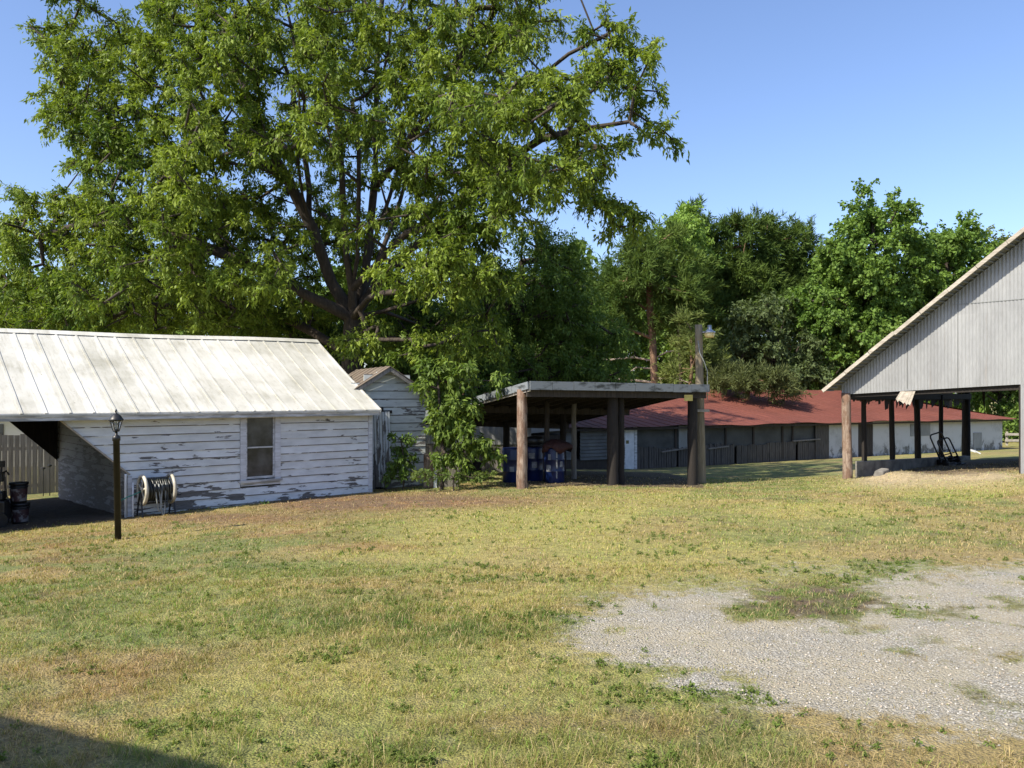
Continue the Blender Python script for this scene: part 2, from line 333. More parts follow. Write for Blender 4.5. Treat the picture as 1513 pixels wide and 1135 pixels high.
# world-anchored ground layout: gravel (G), bareness (B) and lawn colour
def ground_layout(X, Y):
    Ys = np.maximum(Y, .8); z = hgt(X, Y); px = CX+F*X/Ys; py = HY+F*(CAMZ-z)/Ys
    n1 = fbm(X*.9, Y*.9, 3); n2 = fbm(X*3.1, Y*3.1, 9); n3 = fbm(X*9, Y*9, 21, 3); n4 = fbm(X*.35+7, Y*.35, 5)
    sd = inpoly(px, py, gpoly)+(n1-.5)*110+(n2-.5)*110+(n3-.5)*80
    G = sstep(-70, 95, sd)
    upb = ell(px,py,1060,856,170,22)+.8*ell(px,py,1210,862,90,18)
    G = G*(1-.55*np.clip(upb,0,1))
    thin = 0*ell(px, py, 1030, 860, 190, 34)*(.4+n3)*sstep(.3,.6,n2)
    thin = thin+.5*ell(px,py,1380,1095,120,14)
    G = np.maximum(G, np.clip(thin, 0, .85))
    isl = np.clip(1.3*ell(px, py, 1125, 906, 62, 17)+1.1*ell(px, py, 1245, 880, 50, 20)+1.0*ell(px,py,1170,872,60,9)+.9*ell(px,py,1215,905,60,12)+.8*ell(px,py,1330,910,30,9)+1.0*ell(px,py,900,990,85,11)+.7*ell(px,py,1420,800,200,12), 0, 1)
    isl = isl*sstep(.34, .54, n2*.5+n3*.5)
    G = G*(1-isl)
    G = G*(1-.6*sstep(.50,.68,n2)*sstep(.35,.6,n1))
    G = G*np.where((Y > 1.5), 1, 0)
    # lawn colours
    dry = np.array((.29,.225,.10)); grn = np.array((.155,.19,.055)); yel = np.array((.33,.30,.095)); lush = np.array((.075,.13,.026)); brn = np.array((.26,.145,.065)); soil = np.array((.11,.075,.048)); sand = np.array((.44,.355,.23))
    def mixc(c, d, f): f = np.clip(f, 0, 1)[..., None]; return c*(1-f)+d*f
    c = np.broadcast_to(dry, X.shape+(3,)).copy()
    c = mixc(c, grn, sstep(.42, .58, n1)*.9)
    c = mixc(c, brn, sstep(.56,.68,fbm(X*.6+31,Y*1.1,15))*.4)
    c = mixc(c, lush, sstep(.60,.72,fbm(X*1.5+11,Y*2.2,19))*.45)
    c = mixc(c, yel, sstep(.42, .6, n4)*.55+.5*ell(px,py,1050,760,420,45)+.45*ell(px,py,700,850,240,50))
    c = mixc(c, yel*.95, .5*ell(px,py,480,1000,170,28))
    c = mixc(c, grn*.95, .55*ell(px,py,330,900,380,60)*sstep(.3,.6,n2))
    c = mixc(c, lush, (.9*ell(px,py,640,930,170,26)+.8*ell(px,py,430,905,120,20)*.5+.55*ell(px,py,340,830,90,12)+.7*ell(px,py,830,915,40,16)+.5*ell(px,py,600,1110,420,40)+.45*ell(px,py,1130,700,130,20)*1.6)*sstep(.3,.55,n2))
    c = mixc(c, soil*1.0, np.clip(1.8*ell(px,py,1200,888,100,22),0,.95)*sstep(.66,.46,n3)); G = G*(1-.75*np.clip(1.3*ell(px,py,1195,890,85,18),0,1))
    c = mixc(c, lush*1.3, .75*isl*sstep(.4,.55,n3))
    c = mixc(c, brn, .65*(ell(px,py,60,810,140,34)+ell(px,py,430,785,110,14)+ell(px,py,560,808,90,9)+ell(px,py,130,1010,160,30)*.6+ell(px,py,740,1070,120,18)*.5)*sstep(.3,.6,n2))
    lit = 1.3*ell(px,py,600,741,190,10)+.9*ell(px,py,330,765,150,9)+.8*ell(px,py,480,748,90,12)
    c = mixc(c, (brn*.9+soil*.3), lit)
    B = np.clip(.8*lit*sstep(.25,.5,n2)+.7*sstep(.63,.73,n2)*sstep(.5,.35,n4)+.75*ell(px,py,1215,890,60,14)*sstep(.4,.6,n3)+.7*ell(px,py,960,1060,200,20)*sstep(.5,.62,n2), 0, 1)
    B = np.maximum(B, np.clip(1.2*ell(px,py,1205,886,70,14),0,.9)*sstep(.6,.45,n3))
    c = mixc(c, soil*1.25, B*.75)
    sd_ = 1.6*ell(px,py,1420,703,85,6.5)+.9*ell(px,py,1305,705,55,14)+.8*ell(px,py,1310,922,45,7)+.5*ell(px,py,1400,716,120,7)
    c = mixc(c, sand*(.75+.5*n3[...,None]), sd_); B = np.maximum(B, np.clip(sd_*1.2, 0, 1))
    # trodden earth under the roofs, roof shade darkened into its colour
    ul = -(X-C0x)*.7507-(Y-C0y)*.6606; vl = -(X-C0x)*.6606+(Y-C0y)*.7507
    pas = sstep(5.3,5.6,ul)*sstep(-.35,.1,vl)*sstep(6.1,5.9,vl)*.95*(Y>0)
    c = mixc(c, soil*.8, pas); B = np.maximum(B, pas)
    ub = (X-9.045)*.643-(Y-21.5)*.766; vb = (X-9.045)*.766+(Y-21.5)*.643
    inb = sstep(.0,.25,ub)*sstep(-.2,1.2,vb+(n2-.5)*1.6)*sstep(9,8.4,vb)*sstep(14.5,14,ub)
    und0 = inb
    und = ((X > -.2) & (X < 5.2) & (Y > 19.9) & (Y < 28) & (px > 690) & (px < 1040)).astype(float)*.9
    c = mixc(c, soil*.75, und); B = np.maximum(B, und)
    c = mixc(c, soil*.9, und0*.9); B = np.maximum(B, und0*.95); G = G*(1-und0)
    return G, B, c, px, py, n2, n3
def spacing(lo, hi, step, ext, gr):
    a = list(np.arange(lo, hi+1e-6, step)); s = step
    while a[-1] < ext: s *= gr; a.append(a[-1]+s)
    s = step
    while a[0] > -ext: s *= gr; a.insert(0, a[0]-s)
    return np.array(a)
xs = spacing(-11, 14, .09, 900, 1.09); ys = spacing(2.4, 25, .09, 900, 1.09); 
GX, GY = np.meshgrid(xs, ys); gz = hgt(GX, GY)
near = sstep(60, 30, np.hypot(GX, GY))
gz = gz+near*((fbm(GX*2.2, GY*2.2, 40)-.5)*.05+(fbm(GX*7, GY*7, 44, 2)-.5)*.022)
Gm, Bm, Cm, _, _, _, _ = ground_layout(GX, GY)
nx, ny = len(xs), len(ys); ii = np.arange(nx*ny).reshape(ny, nx)
fc = np.stack([ii[:-1,:-1], ii[:-1,1:], ii[1:,1:], ii[1:,:-1]], -1).reshape(-1, 4)
n = N('ground')
at = n.n('ShaderNodeAttribute', attribute_name='col'); ag = n.n('ShaderNodeAttribute', attribute_name='gravel')
geo = n.n('ShaderNodeNewGeometry')
def gn(scale, det=6, rough=.65): return n.noise(scale, vec=geo.outputs['Position'], det=det, rough=rough)
c = n.mix(1, at.outputs['Color'], n.ramp(gn(9, 8, .75), [(.25, (.42,.42,.42)), (.55, (1.05,1.05,1.0)), (.8, (1.5,1.45,1.3))]), 'MULTIPLY')
c = n.mix(1, c, n.ramp(gn(45, 3, .7), [(.3, (.5,.5,.5)), (.6, (1.15,1.15,1.1))]), 'MULTIPLY')
vo = n.n('ShaderNodeTexVoronoi'); vo.inputs['Scale'].default_value = 60; n.l(geo.outputs['Position'], vo.inputs['Vector'])
sepc = n.n('ShaderNodeSeparateColor'); n.l(vo.outputs['Color'], sepc.inputs[0])
gcol = n.ramp(sepc.outputs[0], [(0, (.28,.265,.225)), (.4, (.365,.35,.305)), (.8, (.43,.415,.37)), (1, (.56,.555,.52))])
gcol = n.mix(1, gcol, n.ramp(vo.outputs['Distance'], [(.25, (1,1,1)), (.7, (.62,.6,.56))]), 'MULTIPLY')
gcol = n.mix(n.ramp(gn(1.4, 7, .7), [(.38, (0,0,0)), (.62, (.85,.85,.85))]), gcol, (.355,.315,.225))
gf = n.math('ADD', ag.outputs['Fac'], n.math('MULTIPLY', n.math('SUBTRACT', gn(7, 9, .8), .5), 2.6))
gf = n.ramp(gf, [(.25, (0,0,0)), (.70, (1,1,1))])
c = n.mix(gf, c, gcol)
n.bump(n.math('ADD', n.math('MULTIPLY', vo.outputs['Distance'], -1.0), gn(28, 6, .8)), .9, .02)
M['ground'] = n.done(c, .95)
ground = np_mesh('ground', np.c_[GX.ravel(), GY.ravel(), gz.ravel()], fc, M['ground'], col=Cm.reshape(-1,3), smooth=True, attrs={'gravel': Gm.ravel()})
tag(ground, kind='structure')

# grass blades
rs = np.random.RandomState(5)
def blades(NB, y0, y1, p, hmul, wbase):
    u = rs.rand(NB); Y = (y0**p+(y1**p-y0**p)*u)**(1/p)
    X = (rs.rand(NB)*2-1)*(.74*Y+.9)
    # clumping
    G, B, c, px, py, n2, n3 = ground_layout(X, Y)
    n5 = fbm(X*21, Y*21, 77, 2); dens = .12+1.1*sstep(.38, .60, n3)*(.35+.9*sstep(.35,.6,n5))+.35*ell(px,py,640,925,190,30)
    keep = rs.rand(NB) < np.clip(dens*(1-.90*sstep(.10,.85,G))*(1-.82*B), 0, 1)
    keep &= ~((py < 770) & (px < 200) & (Y > 15.4)) 
    X, Y, c, px, py, n2, n3, G = X[keep], Y[keep], c[keep], px[keep], py[keep], n2[keep], n3[keep], G[keep]
    m = len(X); z = hgt(X, Y)+((fbm(X*2.2, Y*2.2, 40)-.5)*.05+(fbm(X*7, Y*7, 44, 2)-.5)*.022)
    tall = 1+.9*ell(px,py,640,925,190,30)+1.1*ell(px,py,700,1150,900,55)*sstep(.4,.6,n2)+.6*ell(px,py,1380,800,150,14)
    h = (.014+.036*rs.rand(m)**1.7)*hmul*tall*(.5+1.0*n2)*(1-.5*np.clip(G*3,0,1))
    wd = wbase*(.6+.8*rs.rand(m))*(Y/7)**.7
    a = rs.rand(m)*2*np.pi; lean = .3+1.3*rs.rand(m)
    dx, dy = np.cos(a), np.sin(a); b = rs.rand(m)*2*np.pi; wx, wy = np.cos(b)*wd, np.sin(b)*wd
    base = np.c_[X, Y, z-.006]
    v0 = base-np.c_[wx, wy, 0*X]; v1 = base+np.c_[wx, wy, 0*X]
    mid = base+np.c_[dx*h*lean*.35, dy*h*lean*.35, h*.62]
    v2 = mid+np.c_[wx, wy, 0*X]*.7; v3 = mid-np.c_[wx, wy, 0*X]*.7
    tip = base+np.c_[dx*h*lean, dy*h*lean, h*np.maximum(.25,1.05-.4*lean)]
    V = np.stack([v0, v1, v2, v3, tip], 1).reshape(-1, 3)
    k = np.arange(m)*5
    T = np.concatenate([np.stack([k,k+1,k+2],1), np.stack([k,k+2,k+3],1), np.stack([k+3,k+2,k+4],1)])
    straw = np.array((.44,.35,.19)); q = (rs.rand(m) < .22+.2*(n2<.45))[:,None]
    cc = np.where(q, straw*(.7+.6*rs.rand(m))[:,None], c*1.12*(.65+.75*rs.rand(m))[:,None])
    g2 = (rs.rand(m) < .25)[:,None]; cc = np.where((G[:,None] > .15) & (rs.rand(m)[:,None] < .55), np.array((.30,.26,.14))*(.7+.5*rs.rand(m))[:,None], cc)
    cc = np.where(g2 & ~q, cc*np.array((.75,1.12,.7)), cc)
    return V, T, np.repeat(cc, 5, 0)
parts = [blades(420000, 3.2, 9, 1.15, 1.3, .0025), blades(420000, 8, 24, 1.3, 1.2, .0034)]
off = 0; Vs = []; Ts = []; Cs = []
for V, T, Cc in parts: Vs.append(V); Ts.append(T+off); Cs.append(Cc); off += len(V)
grass = np_mesh('grass', np.concatenate(Vs), np.concatenate(Ts), M['grassm'], col=np.concatenate(Cs))
tag(grass, 'short patchy lawn grass, half dry and half green', 'grass', kind='stuff')

def leaf_quads(P, D, Nn, L, W):
    D = D/np.linalg.norm(D, axis=1, keepdims=True); S = np.cross(D, Nn); S /= np.linalg.norm(S, axis=1, keepdims=True)+1e-9
    L = L[:,None]; W = W[:,None]; up = np.cross(S, D)
    return np.stack([P, P+D*L*.45+S*W, P+D*L+up*(-L*.12), P+D*L*.45-S*W], 1).reshape(-1,3)
def make_crown(attr, outd, rg, per, size, leafL, leafW, droop, cols, mode='leaf'):
    n = len(attr); nt = 8 if mode == 'leaf' else 9
    pt = per//nt
    td = outd[:,None,:]*.55+rg.normal(size=(n,nt,3))*.75+np.array((0,0,.12)); td /= np.linalg.norm(td, axis=2, keepdims=True)
    tl = size*(.45+.75*rg.rand(n,nt))
    t = rg.rand(n,nt,pt)**.7
    P = attr[:,None,None,:]+td[:,:,None,:]*(tl[:,:,None]*t)[...,None]
    P = P+np.array((0,0,-1))*(droop*size*(t**2))[...,None]+rg.normal(size=P.shape)*size*.085
    P = P.reshape(-1,3); m = len(P); tdr = np.repeat(td.reshape(-1,3), pt, 0)
    if mode == 'leaf':
        D = tdr*.55+rg.normal(size=(m,3))*.6+np.array((0,0,-.45-droop)); Nn = rg.normal(size=(m,3))*.7+np.array((0,0,1.0))
    else:
        D = tdr*.9+rg.normal(size=(m,3))*.75+np.array((0,0,.15)); Nn = rg.normal(size=(m,3))
    V = leaf_quads(P, D, Nn, leafL*(.6+.8*rg.rand(m)), leafW*(.6+.8*rg.rand(m)))
    ci = rg.rand(m); cl = rg.rand(n)     # clump colour blended with leaf colour
    cl = np.clip(.55*cl+.45*(.5+.9*(fbm(attr[:,0]*.33+attr[:,2]*.21+50, attr[:,1]*.28+attr[:,2]*.25+50, 91, 2)-.5)*2), 0, 1); clm = np.repeat(cl, nt*pt); a = np.array(cols[0]); b = np.array(cols[1]); f = np.clip(.68*clm+.38*ci, 0, 1)[:,None]
    C = (a*(1-f)+b*f)*(.8+.4*rg.rand(m))[:,None]
    return V, np.arange(m*4).reshape(-1,4), np.repeat(C, 4, 0), (td, tl)
# clover and broad-leaved weeds low in the lawn
NB = 14000; Y = 3.4*(17/3.4)**rs.rand(NB); X = (rs.rand(NB)*2-1)*.68*Y
G, B, c, px, py, n2, n3 = ground_layout(X, Y); wn_ = fbm(X*1.5+11, Y*2.2, 19); keep = ((wn_ > .60+.12*rs.rand(NB)) & (B < .5) & (G < .7)) | (rs.rand(NB) < .02) & (G < .3) | ((G > .05) & (G < .4) & (rs.rand(NB) < .10)); keep &= ~((py < 772) & (px < 560))
X, Y = X[keep], Y[keep]; z = hgt(X, Y)+.012; rw = np.random.RandomState(8)
V, Q, C, _ = make_crown(np.c_[X, Y, z], rw.normal(size=(len(X),3))*np.array((.6,.6,.1))+np.array((0,0,.1)), rw, 32, .034, .020, .0055, .06, ((.07,.12,.02),(.18,.23,.055)))
V[:,2] = np.maximum(V[:,2], np.repeat(np.repeat(z, 32), 4)-.012)
tag(np_mesh('ground_weeds', V, Q, M['leaf'], col=C), 'low broad-leaved weeds and clover scattered through the lawn', 'weeds', kind='stuff')
# gravel stones
NB = 90000; Y = 3.4*(12.5/3.4)**rs.rand(NB); X = (-.1+.85*rs.rand(NB))*Y
G, B, c, px, py, n2, n3 = ground_layout(X, Y); keep = rs.rand(NB) < sstep(.3, .95, G)*.30*np.clip(5.5/Y,0,1)**1.5+.004
X, Y = X[keep], Y[keep]; m = len(X); z = hgt(X, Y)+((fbm(X*2.2, Y*2.2, 40)-.5)*.05+(fbm(X*7, Y*7, 44, 2)-.5)*.022)
r = .004+.008*rs.rand(m)**2.5
oc = np.array([(1,0,0),(0,1,0),(-1,0,0),(0,-1,0),(0,0,1),(0,0,-1)], float)
V = oc[None]*r[:,None,None]*(.6+.8*rs.rand(m,6,1)); ang = rs.rand(m)*6.28; ca, sa = np.cos(ang), np.sin(ang)
Vx = V[:,:,0]*ca[:,None]-V[:,:,1]*sa[:,None]; Vy = V[:,:,0]*sa[:,None]+V[:,:,1]*ca[:,None]
V = np.stack([Vx+X[:,None], Vy+Y[:,None], V[:,:,2]*.6+z[:,None]+.003], -1).reshape(-1,3)
of = np.array([(0,1,4),(1,2,4),(2,3,4),(3,0,4),(1,0,5),(2,1,5),(3,2,5),(0,3,5)])
T = (of[None]+(np.arange(m)*6)[:,None,None]).reshape(-1,3)
g = .26+.22*rs.rand(m)**1.5; tint = np.where(rs.rand(m)[:,None] < .25, np.array((1.05,.9,.72)), np.array((1,.96,.88)))
n = N('stone'); a_ = n.n('ShaderNodeAttribute', attribute_name='col'); M['stone'] = n.done(a_.outputs['Color'], .8)
tag(np_mesh('gravel', V, T, M['stone'], col=np.repeat(g[:,None]*tint, 6, 0)), 'loose pale grey gravel stones on the worn drive', 'gravel', kind='stuff')

# ------------------------------------------------------------------ trees
def tree(name, label, group, base, trunk, limbs, A, rg, per, size, leafL, leafW, droop, cols, bark='bark', mode='leaf', r0=.02, rexp=.42, cat='tree', step=.9, twigs=True, dead=None, jit=.12, rmax=9):
    base = Vector(base); root = thing(name, label, cat, base, 0, group)
    nodes = []; par = []; fixed = 0
    def addn(p, q): nodes.append(np.array(p, float)); par.append(q); return len(nodes)-1
    def poly(pts, start=-1):
        q = start
        for i, p in enumerate(pts):
            p = np.array(p, float)
            if q >= 0:
                a = nodes[q]; d = np.linalg.norm(p-a); k = max(1, int(d/step))
                for j in range(1, k): q = addn(a+(p-a)*j/k+rg.normal(size=3)*jit*.5*min(1,d), q)
            q = addn(p, q)
        return q
    poly(trunk)
    for Lm in limbs:
        p0 = np.array(Lm[0], float); ar = np.array(nodes); q = int(np.argmin(((ar-p0)**2).sum(1))); poly(Lm[1:], q)
    ctr = np.array(trunk[-1], float)
    ar = np.zeros((len(nodes)+len(A)*14, 3)); cnt = len(nodes); ar[:cnt] = np.array(nodes)
    d0 = np.array([((ar[:cnt]-a)**2).sum(1).min() for a in A]); ends = []; od = []
    for i in np.argsort(d0):
        a = A[i]; dv = ar[:cnt]-a; d2 = (dv**2).sum(1)+np.where(dv[:,2] > 0, 1.3*dv[:,2]**2, 0); q = int(np.argmin(d2)); d = math.sqrt(((ar[q]-a)**2).sum())
        k = max(1, min(13, int(d/step))); s = ar[q].copy(); mid = (s+a)/2+np.array((0,0,.16*d))+rg.normal(size=3)*jit*d
        for j in range(1, k+1):
            t = j/k; p = s*(1-t)**2+mid*2*t*(1-t)+a*t*t
            q = addn(p, q); ar[cnt] = p; cnt += 1
        ends.append(q); v = a-s; od.append(v/(np.linalg.norm(v)+1e-6))
    nn = len(nodes); c = np.zeros(nn)
    for e in ends: c[e] += 1
    for i in range(nn-1, 0, -1): c[par[i]] += c[i]        # parents always precede children
    c = np.maximum(c, .6); rad = np.minimum(r0*c**rexp, rmax)
    NP = np.array(nodes); pi = np.array(par); idx = np.where(pi >= 0)[0]; p0 = NP[pi[idx]]; p1 = NP[idx]; rb = rad[idx]; ra = np.minimum(rad[pi[idx]], rb*1.35+.01)
    segs = [(p0, p1, ra, rb)]
    trm = np.array(A); od = np.array(od)
    order = np.argsort(d0); V, Q, C, (td, tl) = make_crown(trm[order], od, rg, per, size, leafL, leafW, droop, cols, mode)
    if twigs:
        a0 = np.repeat(trm[order], td.shape[1], 0); a1 = a0+td.reshape(-1,3)*(tl.reshape(-1,1)*.8)-np.array((0,0,1))*droop*size*.5
        segs.append((a0, a1, np.full(len(a0), r0*.55), np.full(len(a0), r0*.25)))
    VV = []; FF = []; o = 0
    for q0, q1, ra_, rb_ in segs:
        n_ = 9 if len(q0) == len(p0) else 3
        d = q1-q0; d /= np.linalg.norm(d, axis=1, keepdims=True)+1e-9
        up = np.where(np.abs(d[:,2:3]) > .9, np.array((1.,0,0)), np.array((0,0,1.))); u = np.cross(d, up); u /= np.linalg.norm(u, axis=1, keepdims=True); v = np.cross(d, u)
        an = np.arange(n_)*2*np.pi/n_; ring = u[:,None]*np.cos(an)[None,:,None]+v[:,None]*np.sin(an)[None,:,None]
        wv = 1+.10*np.sin(an*3)[None,:,None] if n_ > 4 else 1
        R0 = q0[:,None]+ring*wv*ra_[:,None,None]-d[:,None]*(ra_*.3)[:,None,None]; R1 = q1[:,None]+ring*wv*rb_[:,None,None]+d[:,None]*(rb_*.3)[:,None,None]
        m = len(q0); VV.append(np.concatenate([R0, R1], 1).reshape(-1,3)); b = (np.arange(m)*2*n_)[:,None]+o; k = np.arange(n_)[None]
        FF.append(np.stack([b+k, b+(k+1)%n_, b+n_+(k+1)%n_, b+n_+k], -1).reshape(-1,4)); o += m*2*n_
    bs = np.array(base)
    np_mesh('trunk' if cat == 'tree' else 'stem', np.concatenate(VV)-bs, np.concatenate(FF), M[bark], root, smooth=True)
    np_mesh('crown' if cat == 'tree' else 'foliage', V-bs, Q, M['needle' if mode == 'needle' else 'leaf'], root, col=C)
    if dead:
        mb = MB(); 
        for pts, rr in dead: mb.tube([tuple(Vector(p)-base) for p in pts], rr, 5)
        mb.build('dead_branch', M['deadwood'], root)
    return root
M['deadwood'] = wood_mat('bleached_deadwood', (.20,.16,.12), (.42,.36,.29))
def blob_pts(blobs, dens, rg, D):    # blobs: px, py, rx, ry, depth offset, depth radius
    out = []
    for b in blobs:
        px, py, rx, ry, dy, rd = b[:6]; k = max(3, int(dens*rx*ry*math.pi/1000*(b[6] if len(b) > 6 else 1)))
        v = rg.normal(size=(k,3)); v /= np.linalg.norm(v, axis=1, keepdims=True); v *= (rg.rand(k)**.42)[:,None]
        d = D+dy+v[:,1]*rd
        out.append(np.c_[(px+v[:,0]*rx-CX)/F*d, d, CAMZ+(HY-(py+v[:,2]*ry))/F*d])
    return np.concatenate(out)
rg = np.random.RandomState(11)
def pl(D, *pts): return [tuple(PX(p[0], p[1], D+(p[2] if len(p) > 2 else 0))) for p in pts]
DB = 27.0
big = [(165,85,105,85,0,3.5),(75,45,38,22,0,1.5,.8),(95,160,50,36,-1,2,1.1),(165,215,80,55,-1,3),(130,330,95,75,-1,3.5,1.1),(30,350,42,70,-1,2.5),(45,440,70,55,-1,3,1.1),(150,430,90,65,-2,3.5,.9),
  (60,480,90,26,1,3),(300,60,130,95,-1,5),(290,200,120,90,-2,5),(250,320,110,80,-2,4.5,1.1),(340,420,120,70,0,4,.75),(300,470,140,28,2,3,.7),
  (460,60,120,95,-2,5,.8),(430,190,90,80,-3,4,.6),(520,300,80,90,-1,4,.25),(600,50,130,90,-2,5,.7),(600,190,90,80,-2,5,.5),
  (740,55,95,70,-3,4,.8),(700,160,90,60,-5,4,.9),(790,150,70,50,-6,3,.9),(900,42,45,26,-5,1.5,.7),(950,70,34,28,-5,1.5,.6),(885,120,60,36,-6,2.5,.7),(950,150,36,26,-5,1.5,.7),(975,197,30,18,-5,1.2,.8),(870,225,60,30,-6,2,.75),
  (700,245,80,50,-4,4,.8),(800,250,70,40,-6,3,.9),(880,280,45,30,-6,2,.7),(925,325,26,34,-6,1.2,.75),(760,300,60,26,-4,3,.7),
  (670,330,75,50,-4,2,1.1),(640,395,90,38,-5,2,1.1),(700,410,60,30,-4,2,.9),(545,498,60,24,-2,1.5,.9),(690,505,60,26,-4,1.5,.9),(615,515,40,20,-4,1.2,.9),(380,400,60,40,-3,2,.8),(300,400,60,40,-3,2,.8),(620,262,40,26,-4,1.2,.9),
  (385,305,50,50,2,3,.9),(330,330,60,60,2,3,.8),(450,520,70,20,4,2,1.2),(480,350,100,90,4,3,.7),(600,330,70,70,5,2,.5),(430,450,110,45,4,3,1.0),(250,440,120,50,4,3,.9),(600,430,60,50,4,2,.9),(500,180,110,90,4,3,.5),(700,260,90,60,2,3,.6),
  (440,470,70,26,1,2,.4),(420,360,50,34,-2,2,.4),(590,430,40,30,3,3,.4),(680,480,90,40,2,3,.9),
  (300,-70,180,80,-1,5,.5),(560,-100,200,90,-1,6,.45),(780,-30,80,50,-3,4,.6),(120,-20,60,30,0,3,.6)]
A = blob_pts(big, 2.95, rg, DB)
tb = PX(518, 520, DB); tb.z = H(tb.x, tb.y)-.1
trunk = [tuple(tb), tuple(PX(518,520,DB)), tuple(PX(522,470,DB))]
limbs = [pl(DB,(522,472),(490,420),(460,335,-.5),(425,265,-1),(395,215,-1.5),(360,130,-2),(330,50,-2)),
 pl(DB,(524,470),(540,400,.5),(552,280,1),(556,150,1),(562,20,1),(575,-110,1)),
 pl(DB,(520,472),(512,380,-1),(505,260,-1.5),(490,120,-2),(470,-40,-3)),
 pl(DB,(526,472),(585,385),(690,300,.5),(740,245,-2),(800,205,-4),(870,190,-5),(930,180,-5)),
 pl(DB,(512,490),(450,435,-1),(370,395,-1.5),(260,345,-2),(150,330,-1.5),(60,350,-1)),
 pl(DB,(530,485),(600,450,-1),(670,425,-2),(740,430,-1)),
 pl(DB,(545,390),(585,260,2),(625,130,2),(655,10,2)),
 pl(DB,(425,265,-1),(330,210,-1),(220,170,0),(120,150,0)),
 pl(DB,(690,300,.5),(760,140,-3),(840,80,-4),(900,50,-5)),
 pl(DB,(510,500),(430,475,2),(330,450,3),(180,450,1)),
 pl(DB,(526,440),(600,345,-3),(660,330,-4)), pl(DB,(505,470),(480,400,1),(455,330,2),(450,230,2),(430,120,2)), pl(DB,(535,460),(560,380,2),(590,300,3),(610,180,3)), pl(DB,(530,470),(528,380,-1),(530,270,-2),(520,150,-2)), pl(DB,(555,285,1),(600,215,-1),(650,140,-2),(690,60,-3)), pl(DB,(460,335,-.5),(440,240,-2),(450,150,-3),(430,40,-3)), pl(DB,(520,470),(545,440,-2),(600,430,-4),(660,400,-5))]
tree('pecan_tree', 'huge spreading leafy tree towering over the white sheds', None, (tb.x, tb.y, tb.z), trunk, limbs, A, rg, 184, .57, .160, .029, .30,
     ((.045,.100,.014), (.245,.31,.045)), r0=.019, rexp=.375, step=1.0)

def bg_tree(name, label, D, blobs, dens, base_px, per, size, lL, lW, cols, seed, group=None, droop=.15, bark='bark', mode='leaf', top=None, r0=.03, dead=None, twigs=False, trunkpts=None, step=1.6, cat='tree', rexp=.42):
    rg = np.random.RandomState(seed); A = blob_pts(blobs, dens*1.45, rg, D)
    if mode == 'leaf': per = int(per*1.85); lL *= .64; lW *= .62
    else: per = int(per*1.8); lW *= 1.3; size *= 1.05
    b = PX(base_px, 600, D); b.z = H(b.x, b.y)-.05
    tp = top if top else (base_px, min(bb[1] for bb in blobs)+25)
    tr = [tuple(b)]+([tuple(PX(q[0], q[1], D)) for q in trunkpts] if trunkpts else [])+[tuple(PX(tp[0], tp[1], D))]
    return tree(name, label, group, tuple(b), tr, [], A, rg, per, size, lL, lW, droop, cols, bark, mode, r0, rexp, twigs=twigs, dead=dead, step=step, cat=cat)
GR = 'trees of the wood behind the sheds'
dk = ((.06,.115,.024), (.15,.225,.045)); md = ((.08,.155,.028), (.17,.26,.055)); br_ = ((.13,.23,.04), (.25,.36,.08)); pn = ((.045,.09,.022), (.12,.17,.04)); ol = ((.08,.12,.035),(.17,.20,.06))
bg_tree('broadleaf_tree', 'dark green leafy tree between the huge tree and the flat-roofed shelter', 33, [(812,362,36,20,0,2),(800,375,50,30,0,2),(820,430,75,50,0,3),(740,460,85,60,0,3),(660,500,80,50,0,3),(850,500,75,50,0,3),(760,545,130,35,0,3),(880,560,70,30,0,2,.7)], 2.6, 770, 150, .9, .24, .05, dk, 21, GR, step=1.2)
bg_tree('broadleaf_tree', 'low dark leafy tree behind the narrow gabled shed', 30, [(560,545,90,32,0,2),(640,530,60,40,0,2),(450,490,100,30,2,2),(580,480,60,40,1,2),(700,570,60,26,0,2),(640,470,50,30,2,2)], 2.8, 600, 150, .8, .22, .05, dk, 22, GR, step=1.2)
DP = 50
dd = [(pl(DP,(965,533),(935,528),(900,532),(880,529)), .06), (pl(DP,(965,545),(940,543),(925,555)), .05), (pl(DP,(966,565),(920,560),(895,562)), .07),(pl(DP,(966,530),(985,520),(1000,518)), .05),(pl(DP,(966,560),(995,558),(1030,570)), .05),(pl(DP,(966,545),(975,560),(980,575)), .04)]
bg_tree('pine_tree', 'pine with a bare reddish trunk rising behind the flat-roofed shelter', DP, [(960,385,62,28,0,2),(930,420,55,40,0,2.5),(1000,420,55,45,0,2.5),(965,350,45,22,0,2,.8),(1010,470,50,25,0,2,.6),(905,475,45,30,0,2,.7)], 2.2, 966, 200, 1.15, .42, .022, pn, 31, GR, mode='needle', bark='bark_pine', top=(958,380), trunkpts=[(967,575),(964,500)], r0=.035, dead=dd)
bg_tree('sweetgum_tree', 'slim bright green tree poking up behind the bare-trunked pine', 56, [(1003,318,22,18,0,1.5),(1005,350,42,32,0,2.5),(1020,385,50,30,0,2.5)], 3.0, 1005, 150, 1.15, .34, .13, br_, 32, GR)
bg_tree('pine_tree', 'small dark pine top just right of the slim bright green tree', 60, [(1025,315,14,12,0,1),(1035,350,30,28,0,2),(1050,400,50,40,0,3),(1040,450,55,40,0,3)], 2.6, 1035, 190, 1.2, .45, .028, pn, 33, GR, mode='needle', bark='bark_pine')
bg_tree('pine_tree', 'tall dark round-topped pine in the middle of the wood', 60, [(1085,350,28,22,0,2),(1115,338,28,20,0,2),(1140,352,30,22,0,2),(1130,400,50,40,2,3),(1085,400,50,40,0,3),(1120,440,55,50,0,3),(1070,470,50,40,0,3)], 2.5, 1100, 190, 1.25, .45, .028, pn, 34, GR, mode='needle', bark='bark_pine')
